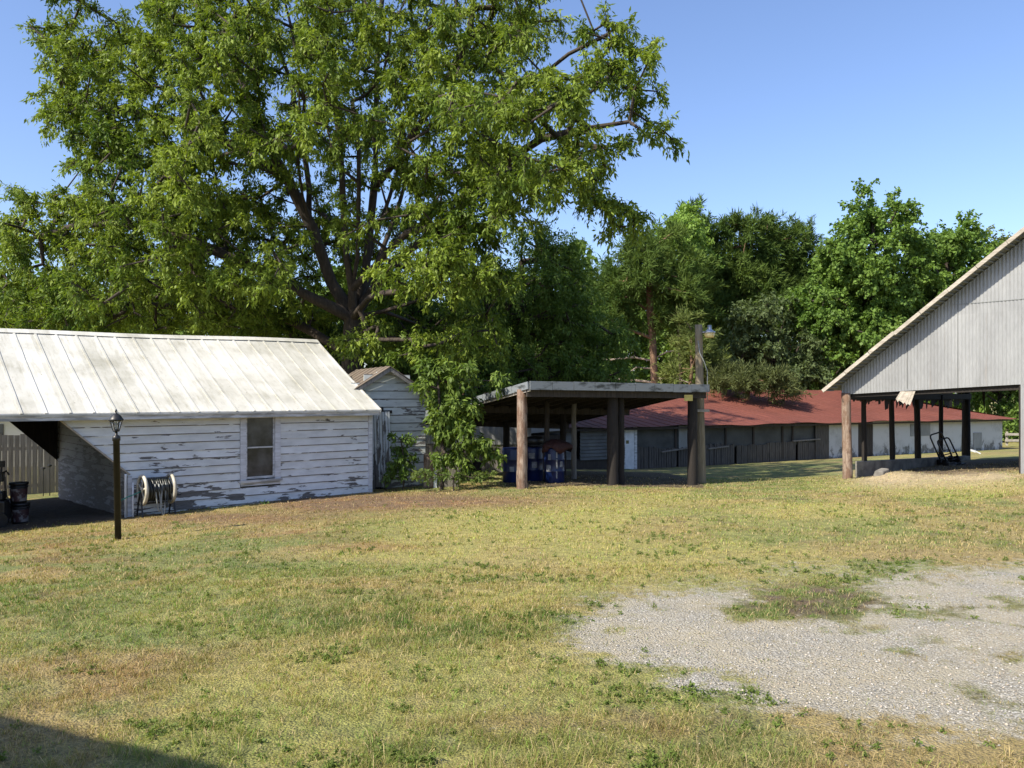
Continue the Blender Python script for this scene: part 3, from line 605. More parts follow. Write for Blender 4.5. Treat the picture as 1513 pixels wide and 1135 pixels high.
bg_tree('pine_tree', 'dark pine at the right of the pine group beside the bright green trees', 62, [(1160,350,34,22,0,2),(1186,368,24,24,0,2),(1155,400,45,40,0,3),(1180,450,45,45,0,3)], 2.5, 1165, 190, 1.25, .45, .028, pn, 35, GR, mode='needle', bark='bark_pine')
bg_tree('broadleaf_tree', 'grey green leafy tree with drooping foliage below the dark pines', 54, [(1130,470,55,35,0,2.5),(1150,520,65,40,0,2.5),(1190,550,50,26,0,2.5),(1090,530,50,30,0,2.5)], 2.6, 1140, 150, 1.15, .36, .12, ((.055,.085,.03),(.12,.16,.065)), 36, GR, droop=.3)
bg_tree('pine_tree', 'olive young pine beside the utility pole', 46, [(1022,498,22,26,0,1.2),(1038,532,34,24,0,1.5),(1008,552,16,12,0,1)], 3.2, 1010, 200, 1.0, .34, .02, ol, 37, GR, mode='needle', bark='bark_pine', top=(1022,500))
bg_tree('sweetgum_tree', 'tallest bright green tree with spiky upright tips', 55, [(1275,305,20,24,0,1.5,.8),(1330,305,22,20,0,1.5,.8),(1300,345,62,34,0,3),(1240,390,38,50,0,3),(1300,410,75,55,0,3.5),(1230,460,50,50,0,3.5),(1300,490,80,50,0,3.5),(1235,530,50,40,0,3),(1190,470,18,50,0,2)], 2.9, 1290, 160, 1.15, .36, .15, md, 38, GR)
bg_tree('sweetgum_tree', 'bright green leafy tree just left of the barn roof', 58, [(1410,345,26,24,0,2),(1385,375,50,34,0,3),(1440,378,26,34,0,2),(1400,430,70,50,0,3.5),(1360,470,60,50,0,3.5),(1450,440,40,50,0,3)], 2.9, 1400, 160, 1.2, .36, .15, md, 39, GR)
bg_tree('broadleaf_tree', 'distant thin grey green tree top above the barn roof', 80, [(1475,358,26,12,0,2,.9),(1490,390,40,30,0,3)], 2.6, 1485, 100, 1.5, .4, .16, ol, 40, GR)
bg_tree('broadleaf_tree', 'dark leafy tree seen through the open back of the barn', 62, [(1470,560,50,40,0,3),(1420,570,60,26,0,3),(1495,625,34,34,-3,2),(1560,640,40,30,-3,2),(1520,590,50,45,0,3),(1560,520,60,60,0,4)], 2.4, 1480, 140, 1.25, .36, .14, dk, 41, GR)
bg_tree('pine_tree', 'low spreading pine bough resting over the ridge of the red roof', 45, [(1080,560,42,12,0,1.5),(1125,562,36,11,-1,1.5),(1060,553,30,8,1,1),(1160,572,28,8,0,1)], 4.5, 1110, 220, .8, .32, .018, ((.06,.08,.03),(.13,.15,.06)), 42, GR, mode='needle', bark='bark_pine', top=(1105,562))
for i, (px, hh, D) in enumerate([(840,470,66),(905,440,70),(1010,430,74),(1222,405,72),(1345,470,72),(1065,420,68),(700,500,64)]):
    bg_tree('broadleaf_tree', ['shadowy tree deep in the wood behind the flat-roofed shelter','deep-wood tree filling the gap left of the bare pine trunk','shadowy tree deep in the wood behind the bare-trunked pine','deep-wood tree behind the tall bright green tree','deep-wood tree between the two bright green trees','shadowy tree deep in the wood behind the utility pole','shadowy tree far behind the narrow gabled shed'][i],
            D, [(px,hh,60,50,0,4),(px-10,hh+70,75,50,0,4),(px+10,hh+120,80,35,0,4)], 1.5, px, 110, 1.7, .5, .18, dk, 60+i, GR)

rgw = np.random.RandomState(5)
A = blob_pts([(px_, 470+25*math.sin(px_*.02), 60, 70, 0, 4) for px_ in range(-60, 1700, 60)]+[(px_, 560, 60, 50, 0, 4) for px_ in range(-60, 1700, 60)], 1.0, rgw, 92)
A[:,2] = np.maximum(A[:,2], -.5); V, Q, C, _ = make_crown(A, rgw.normal(size=A.shape)*.3+np.array((0,0,.4)), rgw, 96, 3.2, .9, .36, .1, dk)
tag(np_mesh('distant_wood', V, Q, M['leaf'], col=C), 'dark mass of distant wood closing the view behind all the trees', 'wood', kind='stuff')

# ------------------------------------------------------------------ left shed (local: x along front wall, y to the back)
C0 = Vector((-3.49, 19.69)); RZ = math.atan2(.6606, .7507); ZB = -.48
shed = thing('white_shed', 'long white clapboard shed with peeling paint and a cream ribbed metal roof', 'shed', (C0.x, C0.y, ZB), RZ)
EX = .175; ET = 1.93
def clap(mb, a, b, z0, z1, nrm, exp=EX, th=.018, cut=None, rnd=random.Random(3), wob=.009):
    # lapped boards between plan points a,b facing nrm; cut(z)->(s0,s1) list of spans along
    a = Vector(a); b = Vector(b); L = (b-a).length; d = (b-a)/L; nv = Vector(nrm); z = z0; first = True
    while z < z1-.01:
        zt = min(z+exp, z1); spans = cut(z, zt) if cut else [(0, L)]
        for sp_ in spans:
            s0, s1 = sp_[:2]; s0t = sp_[2] if len(sp_) > 2 else s0; s1t = sp_[3] if len(sp_) > 3 else s1
            if s1-min(s0, s0t) < .02: continue
            j = rnd.uniform(-wob, wob)
            def p(s, q, zz): return (a.x+d.x*s+nv.x*q, a.y+d.y*s+nv.y*q, zz)
            vs = [p(s0,th+.002,z+j), p(s1,th+.002,z-j), p(s1t,.002,zt+.012-j), p(s0t,.002,zt+.012+j), p(s0,-.02,z+j), p(s1,-.02,z-j), p(s1t,-.02,zt+.012-j), p(s0t,-.02,zt+.012+j)]
            mb.add(vs, [(0,1,2,3),(7,6,5,4),(0,4,5,1),(3,2,6,7),(0,3,7,4),(1,5,6,2)])
        z = zt
XT, XD, ZD, XL = -5.58, -6.81, .82, -9.3      # tunnel right wall, top of the diagonal, its foot height, tunnel left side
WX0, WX1, WZ0, WZ1 = -3.17, -2.50, .54, 1.90
def dg(z): return XT-XD if z <= ZD else max(0, (XT-XD)*(1-(z-ZD)/(ET-ZD)))
def cutb(z, zt): return [(dg(z), -XD, dg(zt), -XD)]
def cutf(z, zt):
    L = -XD; a, b = dg(z), dg(zt)
    if zt > WZ0-.06 and z < WZ1: return [(a, WX0-.13-XD, b, WX0-.13-XD), (WX1+.13-XD, L)]
    return [(a, L, b, L)]
mb = MB(); clap(mb, (XD,0), (0,0), -.35, ET, (0,-1), cut=cutf); clap(mb, (-11.4,0), (XL,0), -.35, ET, (0,-1))
clap(mb, (-11.4,6), (XL,6), -.525, ET, (0,1)); clap(mb, (XD,6), (0,6), -.525, ET, (0,1), cut=cutb)
clap(mb, (-11.4,0), (-11.4,6), -.35, ET, (-1,0)); clap(mb, (0,0), (0,6), -.35, ET, (1,0))

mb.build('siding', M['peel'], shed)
mb = MB(); 
for xx, s in ((0,1),(-11.4,-1)):
    mb = MB()
    for i in range(10):
        z0 = ET+i*.17; hw = max(.05, 3*(1-(i+.0)*.17/1.85)); hw2 = max(.03, 3*(1-(i+1)*.17/1.85))
        mb.prism([(xx,3-hw,z0),(xx,3+hw,z0),(xx,3+hw2,z0+.17),(xx,3-hw2,z0+.17)], (-.02*s,0,0))
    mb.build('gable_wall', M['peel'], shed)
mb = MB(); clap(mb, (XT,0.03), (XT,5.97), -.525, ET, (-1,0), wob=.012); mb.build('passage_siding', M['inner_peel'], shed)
mb = MB()
mb.hexa([(XT,.03,ET-.01),(XT,5.97,ET-.01),(XL,5.97,ET-.01),(XL,.03,ET-.01)], (0,0,.03)); mb.prism([(XT-.03,5.97,ZD-.1),(XT-.03,5.97,ET-.02),(XD-.03,5.97,ET-.02)], (0,-.02,0))
mb.box(XL-.04, XL, .03, 5.97, -.5, ET); mb.build('passage_lining', M['plank_dk'], shed)
mb = MB(); mb.beam((XT+.01,-.015,ZD-.02),(XD-.02,-.015,ET+.0),.03,.085,(0,1,0)); mb.build('diagonal_trim', M['pale_wood'], shed); MB().beam((XT+.01,6.01,ZD-.02),(XD-.02,6.01,ET),.05,.06,(0,1,0)).build('diagonal_trim', M['plank_grey'], shed)
mb = MB(); mb.box(XT-1.9, XT-.02, 3.2, 3.26, -.42, -.22); mb.build('floor_sill', M['plank_grey'], shed)
mb = MB(); mb.box(-.075,.03,-.045,.0,-.25,ET); mb.box(.001,.035,.0,.09,-.25,ET); mb.build('corner_board', M['trim'], shed)
mb = MB(); mb.box(XT-.03,XT+.05,-.04,-.0,-.3,ZD-.05); mb.build('corner_board', M['trim'], shed)
fr = MB(); fr.box(WX0-.13,WX0,-.045,.02,WZ0-.02,WZ1+.03); fr.box(WX1,WX1+.13,-.045,.02,WZ0-.02,WZ1+.03); fr.box(WX0,WX1,-.04,.02,WZ1-.01,WZ1+.03)
win = fr.build('window', M['trim'], shed)
mb = MB(); mb.box(WX0-.16,WX1+.16,-.085,.0,WZ0-.07,WZ0-.02); mb.box(WX0-.12,WX1+.12,-.03,.0,WZ0-.15,WZ0-.07); mb.build('sill', M['trim2'], win)
mb = MB(); mb.box(WX0,WX1,.02,.03,WZ0,WZ1-.01); mb.build('pane', M['screen'], win)
mb = MB()
zm = WZ0+.68
for q in ((WX0,WX0+.035,WZ0,WZ1-.01),(WX1-.035,WX1,WZ0,WZ1-.01)): mb.box(q[0],q[1],-.005,.018,q[2],q[3])
mb.box(WX0+.035,WX1-.035,-.005,.018,WZ0,WZ0+.05); mb.box(WX0+.035,WX1-.035,-.012,.016,zm,zm+.03); mb.build('sash', M['trim2'], win)
# roof with sag and seams
def zr(x): return 3.43+.48+.017*x-.012*math.sin(x*1.1)
def ze(x): return 2.035+.006*math.sin(x*1.7)
ya, yr, yb = -.30, 3.0, 6.3; X0, X1 = -11.6, .13
def roofpt(x, t, back=False):
    z = ze(x)+(zr(x)-ze(x))*t-.05*math.sin(math.pi*t)*(.4+.6*(abs(x+4)/7))
    return (x, (ya+(yr-ya)*t) if not back else (yb+(yr-yb)*t), z)
mb = MB(); nxr = 60; ntr = 10
for back in (False, True):
    g = [[roofpt(X0+(X1-X0)*i/nxr, j/ntr, back) for j in range(ntr+1)] for i in range(nxr+1)]
    for i in range(nxr):
        for j in range(ntr):
            q = [g[i][j], g[i+1][j], g[i+1][j+1], g[i][j+1]]
            mb.add(q, [(0,1,2,3)] if not back else [(3,2,1,0)]); 
    for i in range(nxr):     # underside
        q = [Vector(g[i][0])-Vector((0,0,.03)), Vector(g[i+1][0])-Vector((0,0,.03)), Vector(g[i+1][ntr])-Vector((0,0,.03)), Vector(g[i][ntr])-Vector((0,0,.03))]
        mb.add(q, [(3,2,1,0)]); mb.add([g[i][0], g[i+1][0], q[1], q[0]], [(0,3,2,1)])
roof = mb.build('roof', M['roof_cream'], shed, smooth=True)
mb = MB(); rr = random.Random(8)
x = X1-.02
while x > X0+.05:
    for back in (False, True):
        pts = [Vector(roofpt(x+rr.uniform(-.004,.004), j/8, back))+Vector((0,0,.012)) for j in range(9)]
        for j in range(8): mb.beam(pts[j], pts[j+1], .045, .012)
    x -= .4
mb.build('roof_seam', M['roof_cream'], roof)
mb = MB()
for i in range(24):
    a, b = X0+(X1-X0)*i/24, X0+(X1-X0)*(i+1)/24
    za_, zb2 = zr(a), zr(b); mb.add([(a,yr-.16,za_-.065),(b,yr-.16,zb2-.065),(b,yr,zb2+.03),(a,yr,za_+.03),(a,yr+.16,za_-.065),(b,yr+.16,zb2-.065)], [(0,1,2,3),(3,2,5,4)])
mb.build('ridge_cap', M['roof_cream'], roof)
mb = MB(); mb.box(X0+.03,X1-.03,ya+.03,ya+.06,ET-.02,ET+.08); mb.box(X0+.03,X1-.03,ya+.01,ya+.035,ET+.055,ET+.12)
mb.build('fascia', M['trim2'], shed)
mb = MB(); mb.box(X0+.03,X1-.03,ya+.06,-.0,ET-.005,ET+.02); mb.build('soffit', M['plank_grey'], shed)
mb = MB()
for yy0, yy1 in ((ya,yr),(yb,yr)):
    mb.beam((X1-.03,yy0+.02*(1 if yy0<0 else -1),ze(0)-.08),(X1-.03,yy1,zr(0)-.09),.03,.12)
mb.build('rake_board', M['trim2'], shed)

# hose reel hung on the shed wall
def sw(x, y, z):      # shed local -> world
    v = Matrix.Rotation(RZ, 3, 'Z') @ Vector((x, y, 0)); return Vector((v.x+C0.x, v.y+C0.y, ZB+z))
hx = sw(-5.13, -.30, -.02)
reel = thing('hose_reel', 'cream garden hose reel wound with dark hose against the white shed', 'hose reel', tuple(hx), RZ); reel.scale = (1.04,1.04,1.04)
zc = .50
for sx in (-.27, .25):
    mb = MB(); ring = [(sx, .27*math.cos(a), zc+.27*math.sin(a)) for a in np.linspace(0, 2*math.pi, 29)]
    mb.tube(ring, .035, 6, cap=False)
    for k in range(5):
        a = k*2*math.pi/5+.4; mb.beam((sx,.0,zc),(sx,.25*math.cos(a),zc+.25*math.sin(a)),.03,.035)
    mb.lathe([(.06,-.03),(.06,.03)],12,(0,0,0)) if False else None
    mb.tube([(sx-.03,0,zc),(sx+.03,0,zc)], .06, 12); mb.build('side_wheel', M['cream'], reel, True)
mb = MB(); mb.tube([(-.27,0,zc),(.25,0,zc)], .13, 14); mb.build('drum', M['black'], reel, True)
mb = MB(); rr = random.Random(4); pts = []
for lay in range(3):
    for k in range(0, 11*16):
        a = 2*math.pi*k/16; t = k/(11*16); xx = -.22+.42*(t if lay % 2 == 0 else 1-t); r_ = .15+lay*.03+rr.uniform(-.008,.012); pts.append((xx+rr.uniform(-.01,.01), r_*math.cos(a), zc+r_*math.sin(a)))
mb.tube(pts, .019, 6); mb.build('wound_hose', M['hose'], reel, True)
for k, (xa, xb, lw, mt) in enumerate([(-.1,.03,.52,'hoseg'),(-.03,.10,.60,'hoseg'),(.06,.14,.45,'hose')]):
    mb = MB(); mb.tube([(xa+(xb-xa)*t, -.20-.05*math.sin(math.pi*t), zc+.12-lw*math.sin(math.pi*t)**.8) for t in np.linspace(0,1,17)], .013, 6); mb.build('hanging_loop', M[mt], reel, True)
mb = MB(); mb.tube([(.25,0,zc),(.36,0,zc),(.36,0,zc-.14),(.45,0,zc-.14)], .016, 6); mb.build('crank', M['black'], reel, True)
mb = MB()
for sx in (-.31,.29):
    mb.beam((sx,-.16,.0),(sx,.0,zc),.025,.025); mb.beam((sx,.2,.0),(sx,.0,zc),.025,.025)
mb.beam((-.31,.2,.22),(.29,.2,.22),.025,.025); mb.beam((-.31,-.16,.03),(.29,-.16,.03),.025,.025); mb.build('stand', M['black'], reel)
mb = MB(); mb.tube([(-.3,-.02,zc-.02),(-.42,-.05,zc-.06),(-.56,-.08,zc-.10),(-.66,-.02,zc-.16)], .012, 6); mb.build('leader_hose', M['teal'], reel, True)
p = sw(-5.66,-.07,-.3); o = MB().tube([(0,0,0),(0,0,1.08),(.0,.0,1.12)], .024, 8).tube([(.15,0,0),(.15,0,.95)], .016, 8).build('standpipe', M['white'], None, True); o.location = p
tag(o, 'pale upright water pipes at the corner of the shed passage', 'pipe')

# stacked buckets, garden machine, stakes, fence
def bucket(loc, label):
    b = thing('bucket', label, 'bucket', loc, .5, 'buckets stacked in the shed passage')
    MB().lathe([(.135,0),(.155,.37),(.14,.37),(.125,.02)], 24).build('pail', M['black'], b, True)
    MB().lathe([(.162,.30),(.168,.31),(.168,.325),(.160,.33)], 24).lathe([(.17,.355),(.17,.395),(.155,.40),(.0,.40)], 24).build('lid', M['black'], b, True)
    vs = []; k = 12
    for i in range(k+1):
        a = math.radians(-165+i*150/k); vs += [((.139+.0035)*math.cos(a), (.139+.0035)*math.sin(a), .04), ((.151+.0035)*math.cos(a), (.151+.0035)*math.sin(a), .28)]
    MB().add(vs, [(2*i,2*i+2,2*i+3,2*i+1) for i in range(k)]).build('paper_label', M['red_print'], b, True)
    return b
p = PX(30, 771, 15.6); p.z = H(p.x, p.y)-.0; bz = 1.87-184*15.6/1180
bucket((p.x, p.y, p.z), 'lower black bucket of the stack under the open end of the shed')
bucket((p.x-.03, p.y, p.z+.405), 'upper black bucket resting on another in the shed passage')
p = PX(4, 770, 15.3); gzz = H(p.x, p.y)
gm = thing('garden_machine', 'black garden machine with a forked handle at the left edge', 'garden machine', (p.x, p.y, gzz), .3)
MB().box(-.35,.1,-.25,.25,.12,.50).box(-.22,.04,-.16,.16,.5,.66).build('body', M['black'], gm, bevel=.03)
for sx in (-.27, .03):
    MB().tube([(sx-.0,-.30,.14),(sx,-.25,.14)], .14, 16).build('wheel', M['black'], gm)
MB().tube([(-.1,-.1,.5),(.0,-.12,.95),(.02,-.12,1.2)], .02, 6).tube([(-.02,-.12,.98),(.10,-.14,1.06),(.14,-.12,.98)], .018, 6).tube([(-.02,-.12,1.0),(.07,-.2,1.02),(.09,-.18,.70)], .012, 6).tube([(.07,-.12,.95),(.09,-.1,.6),(.15,-.1,.45)], .012, 6).box(-.12,.05,-.2,-.04,.86,1.04).build('handle', M['black'], gm)
MB().box(-.02,.06,-.15,-.08,1.13,1.25).build('grip', M['black'], gm)
for i, (px, ph) in enumerate([(64,692),(73.5,688)]):
    p = PX(px, 733, 21.5); p.z = H(p.x, p.y); o = MB().tube([(0,0,-.1),(0,0,CAMZ+(HY-ph)/F*21.5-p.z)], .012, 6).lathe([(.03,0),(.055,.02),(.05,.05),(.02,.06)], 10, (0,0,CAMZ+(HY-ph)/F*21.5-p.z-.03)).build('garden_stake', M['black'])
    o.location = p; tag(o, ['thin dark stake with a knob, left of two, seen through the passage', 'thin dark stake with a knob, close to the far passage corner'][i], 'stake', 'stakes behind the shed')
fa = Vector((PX(-160,0,22).x, 21.2)); fb = Vector((PX(150,0,24.6).x, 24.6)); fz = -.98
fence = thing('board_fence', 'grey brown vertical board fence behind the shed passage', 'fence', (fa.x, fa.y, fz)); L = (fb-fa).length; d = (fb-fa)/L
fence.rotation_euler = (0,0,math.atan2(d.y, d.x)); mb = MB(); x = 0; rr = random.Random(5)
while x < L: 
    q = rr.uniform(-.006,.006); mb.box(x, x+.142, q-.01, q+.01, -.3, 1.77+rr.uniform(-.03,.03)); x += .15
mb.build('board_panel', M['fence'], fence); MB().box(0,L,.02,.06,.2,.3).box(0,L,.02,.06,1.3,1.4).build('rail', M['fence'], fence)
for k in range(5): MB().box(k*L/4-.05,k*L/4+.05,.06,.16,-.4,1.75).build('post', M['fence'], fence)
hs = thing('neighbour_house', 'pale roofed house peeping over the board fence', 'house', (-27.5, 40, -1.4), .25)
MB().box(-5,5,-3,3,-.2,2.4).build('wall', M['house'], hs)
MB().prism([(-5.4,-3.5,2.3),(-5.4,0,4.1),(-5.4,3.5,2.3),(-5.4,3.3,2.3),(-5.4,0,3.9),(-5.4,-3.3,2.3)], (10.8,0,0)).build('roof', M['roof_cream'], hs)
for xx in (-3,1.8): 
    wv = MB().box(xx,xx+1,-3.05,-3.0,1.0,2.0).build('window', M['screen'], hs)

# lamp post on the lawn
p = PX(174.5, 797, 12.3); p.z = H(p.x, p.y); lp = thing('lamp_post', 'short black lamp post with a glass lantern on the lawn', 'lamp post', tuple(p), .3)
lp.rotation_euler = (0, R(-.9), .3)
hp = CAMZ+(HY-612)/F*12.3-p.z
MB().lathe([(.048,-.3),(.048,1.52),(.058,1.52),(.058,1.58),(.048,1.59),(.044,1.60),(.02,1.61),(.02,1.67)], 20).build('pole', M['black'], lp, True, 0)
q = .16
MB().lathe([(.04,1.50+q),(.055,1.515+q),(.05,1.53+q),(.03,1.54+q)], 12).build('lantern_base', M['black'], lp, True)
mb = MB(); b = 1.53+q; t = 1.68+q
for k in range(6):
    a = k*math.pi/3+.2; mb.beam((.05*math.cos(a),.05*math.sin(a),b),(.090*math.cos(a),.090*math.sin(a),t),.011,.011)
mb.build('lantern_frame', M['black'], lp)
MB().lathe([(.046,b),(.084,t-.002)], 6).build('glass', M['glass'], lp)
MB().lathe([(.012,b+.01),(.014,b+.06),(.025,b+.09),(.02,b+.12)], 10).build('bulb', M['white'], lp, True)
MB().lathe([(.108,t-.01),(.110,t+.005),(.092,t+.03),(.066,t+.07),(.03,t+.095),(.012,t+.105),(.012,t+.12),(.018,t+.135),(.004,t+.165)], 18).build('lantern_cap', M['black'], lp, True)

# ------------------------------------------------------------------ narrow gabled shed
S2 = PX(572, 587, 20.8); RZ2 = math.atan2(.45, .893); g2 = H(S2.x, S2.y)
s2 = thing('gabled_shed', 'narrow weathered white shed with rusty roof behind the long shed', 'shed', (S2.x, S2.y, -.5), RZ2)
W = 1.05; ev = 2.47; pk = 3.13
mb = MB()
def cut2(z, zt):
    if z < ev: 
        return [(W*2-1.15 if z < 1.95 else 0, 2*W)] if z < 1.95 else [(0, 2*W)]
    s = W*(z-ev)/(pk-ev); return [(s, 2*W-s)]
clap(mb, (-W,0), (W,0), -.2, pk-.12, (0,-1), exp=.21, cut=cut2, wob=.012); clap(mb, (W,0), (W,2.7), -.2, ev, (1,0), exp=.21); clap(mb, (-W,0), (-W,2.7), -.2, ev, (-1,0), exp=.21); clap(mb, (-W,2.7), (W,2.7), -.2, pk-.12, (0,1), exp=.21, cut=lambda z,zt: [(0,2*W)] if z < ev else [(W*(z-ev)/(pk-ev), 2*W-W*(z-ev)/(pk-ev))])
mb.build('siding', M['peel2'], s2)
mb = MB(); ov = .16
for s in (-1, 1):
    for k in range(14):
        a0, a1 = -.28+3.2*k/14, -.28+3.2*(k+1)/14
        mb.hexa([(0,a0,pk+.02),(s*(W+ov),a0,ev-.08),(s*(W+ov),a1-.005,ev-.08),(0,a1-.005,pk+.02)], (0,0,.02+.012*(k%2)))
mb.build('roof', M['rust_roof'], s2)
mb = MB()
for s in (-1,1): mb.beam((0,-.25,pk-.04),(s*(W+ov-.02),-.25,ev-.14),.03,.09)
mb.build('rake_board', M['plank_grey'], s2)
mb = MB(); mb.box(-W+.02,.02,.05,.07,-.2,1.95); mb.build('doorway_shade', M['dark'], s2)  # near-black sheet standing in for the shade inside
mb = MB(); mb.box(-W-.02,.12,-.05,-.022,1.95,2.03); mb.build('lintel', M['plank_dk'], s2)
mb = MB(); rr = random.Random(12); x = -.90
for k in range(7):
    mb.box(x, x+.128, -.08-.012*k, -.055-.012*k, -.02+rr.uniform(0,.12), 1.88+rr.uniform(-.03,.04)+.02*k); x += .14
dr = mb.build('plank_door', M['peelv'], s2); dr.rotation_euler = (0, R(-1.5), 0)

# ------------------------------------------------------------------ flat-roofed pole shelter (world-oriented)
FL = PX(782,566,18.9); FR = PX(1047,571,21.5); BL = Vector((-3.0,24.8,1.30)); BR = Vector((1.87,27.4,1.06))
gc = H(1.5, 22)
cpt = thing('pole_shelter', 'open flat-roofed pole shelter with a weathered grey fascia', 'shelter', (1.5, 22, gc)); o0 = Vector((1.5,22,gc))
def L_(p): return Vector(p)-o0
mb = MB(); mb.hexa([L_(FL), L_(FR), L_(BR), L_(BL)], (0,0,-.03)); mb.build('roof', M['tar'], cpt)
def edge(name, a, b, ht, mat, n_=14, wob=.012, off=(0,0,0)):
    rr = random.Random(hash(name) % 99); mb = MB(); pr = None; a = Vector(a)+Vector(off); b = Vector(b)+Vector(off)
    for i in range(n_):
        p0 = a.lerp(b, i/n_); p1 = a.lerp(b, (i+1)/n_-.002); j = rr.uniform(-wob, wob)
        mb.beam(L_(p0)+Vector((0,0,-ht/2+j)), L_(p1)+Vector((0,0,-ht/2+j)), .03, ht+rr.uniform(0,.01))
    return mb.build('fascia', mat, cpt)
fd = (FR-FL).normalized(); bd = (BL-FL).normalized()
edge('a', FL-bd*.03, FR-bd*.03, .20, M['tar_edge'], 9, .008, (0,0,.04)); edge('b', FL-fd*.03, BL-fd*.03, .17, M['tar_edge'], 9, .01, (0,0,.04)); edge('c', FR+fd*.03, BR+fd*.03, .14, M['plank_dk'], 6, .005, (0,0,.02)); edge('d', BL, BR, .14, M['plank_dk'], 6, .005, (0,0,.02))
mb = MB(); z_ = Vector((0,0,-.20))
mb.beam(L_(FL+bd*.12)+z_, L_(FR+bd*.12)+z_, .06, .22); mb.beam(L_(FL.lerp(BL,.5))+z_, L_(FR.lerp(BR,.5))+z_, .06, .20); mb.beam(L_(BL-bd*.15)+z_, L_(BR-bd*.15)+z_, .06, .20); mb.build('beam', M['plank_dk'], cpt)
mb = MB(); mb.beam(L_(FL+fd*.02)+Vector((0,0,-.16)), L_(BL+fd*.02)+Vector((0,0,-.16)), .035, .07); mb.build('side_board', M['pale_wood'], cpt)
mb = MB()
for k in range(1, 12):
    a = FL.lerp(FR, k/12); b = BL.lerp(BR, k/12); mb.beam(L_(a+bd*.04)+Vector((0,0,-.10)), L_(b)+Vector((0,0,-.10)), .045, .13)
mb.build('rafter', M['plank_dk'], cpt)
def rz_at(p):   # roof height under point
    nrm = (FR-FL).cross(BL-FL); return FL.z-((p.x-FL.x)*nrm.x+(p.y-FL.y)*nrm.y)/nrm.z
rr = random.Random(2)
for px, D, r_, mt in [(771.5,19.25,.128,'post_brown'),(905,20.45,.145,'post_dk'),(917,20.8,.10,'post_dk'),(1023,21.6,.135,'post_dk'),(808,21.6,.075,'plank_dk'),(832,24.0,.10,'post_dk'),(848,22.6,.075,'plank_grey'),(690,24.3,.12,'post_dk'),(748,25.9,.11,'post_dk')]:
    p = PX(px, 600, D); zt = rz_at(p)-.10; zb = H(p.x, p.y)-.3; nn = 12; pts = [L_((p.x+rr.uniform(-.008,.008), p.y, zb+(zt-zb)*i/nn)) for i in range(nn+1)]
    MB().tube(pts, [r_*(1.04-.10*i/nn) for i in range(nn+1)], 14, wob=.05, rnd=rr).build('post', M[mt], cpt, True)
p = PX(1017, 588, 21.05); o = MB().box(-.11,.11,-.01,.01,-.08,.08).build('sign_plate', M['yellow'], cpt); o.location = L_(p)-Vector((0,.02,0))

# utility pole with yard light
p = PX(1036.5, 600, 22.3); p.z = H(p.x, p.y); zt = CAMZ+(HY-480)/F*22.3-p.z
up = thing('utility_pole', 'short weathered utility pole with a yard light beside the shelter', 'utility pole', tuple(p))
rr = random.Random(7); MB().tube([(-.01*i/12*8+.0, 0, -.3+(zt+.3)*i/12) for i in range(13)], [.135-.035*i/12 for i in range(13)], 14, wob=.03, rnd=rr).build('pole', M['pole'], up, True)
ax = .10
MB().tube([(-.02,-.05,zt-.22),(ax+.06,-.08,zt-.20)], .02, 8).build('lamp_arm', M['steel'], up, True)
MB().lathe([(.045,zt-.02),(.05,zt-.02),(.05,zt-.12),(.09,zt-.17),(.155,zt-.20),(.16,zt-.24),(.15,zt-.245)][::-1], 20, (ax+.1,-.1,0)).build('lamp_housing', M['steel'], up, True)
MB().lathe([(.09,zt-.37),(.12,zt-.36),(.145,zt-.245),(.05,zt-.235)], 20, (ax+.1,-.1,0)).build('lamp_refractor', M['amber'], up, True)
MB().tube([(-.12,-.10,zt-.45),(-.08,-.14,zt-.8),(.04,-.155,zt-1.05),(.13,-.13,zt-1.3),(.14,-.1,zt-1.6),(.13,-.12,zt-2.1)], .012, 6).build('wire', M['hoseg'], up, True)
MB().box(-.20,.17,-.21,-.16,zt-2.43,zt-2.36).build('bracket_board', M['pale_wood'], up)

# drums under the shelter
def drum(px, D, label, lab=(), h=.93, r_=.27, tarp=False, dark=False):
    p = PX(px, 700, D); p.z = H(p.x, p.y); o = thing('plastic_drum', label, 'drum', tuple(p), 0, 'drums under the shelter')
    prof = [(r_*.93,0),(r_,.03),(r_,h*.30),(r_*1.035,h*.32),(r_*1.035,h*.35),(r_,h*.37),(r_,h*.63),(r_*1.035,h*.65),(r_*1.035,h*.68),(r_,h*.70),(r_,h*.95),(r_*.94,h),(r_*.6,h),(0.001,h-.01)]
    MB().lathe(prof, 28).build('barrel', M['black' if dark else 'blue'], o, True)
    for a0, a1, z0, z1, mt in lab:
        vs = []; k = 6
        for i in range(k+1):
            a = math.radians(a0+(a1-a0)*i/k); vs += [((r_*1.04+.004)*math.cos(a),(r_*1.04+.004)*math.sin(a),z0*h),((r_*1.04+.004)*math.cos(a),(r_*1.04+.004)*math.sin(a),z1*h)]
        MB().add(vs, [(2*i,2*i+2,2*i+3,2*i+1) for i in range(k)]).build('label', M[mt], o)
    return o, p
drum(757, 21.6, 'blue drum half hidden by the pale front post of the shelter', [(-105,-80,.33,.47,'label')])
d2, _ = drum(788, 22.0, 'dark blue drum with a black tub on top, middle of the drums', [(-118,-84,.68,.84,'label'),(-100,-70,.40,.58,'label')])
MB().lathe([(.22,1.0),(.27,1.02),(.28,1.14),(.24,1.20),(.10,1.22),(.001,1.22)], 20).build('tub', M['black'], d2, True)
d3, p3 = drum(819, 21.3, 'blue drum with white labels beneath the maroon tarp', [(-128,-112,.66,.82,'label'),(-140,-112,.33,.52,'label'),(-84,-76,.72,.88,'label'),(-84,-76,.42,.68,'label'),(-84,-76,.14,.34,'label'),(-62,-42,.46,.62,'label')])
mb = MB(); rr = random.Random(9); pr = []
k = 26
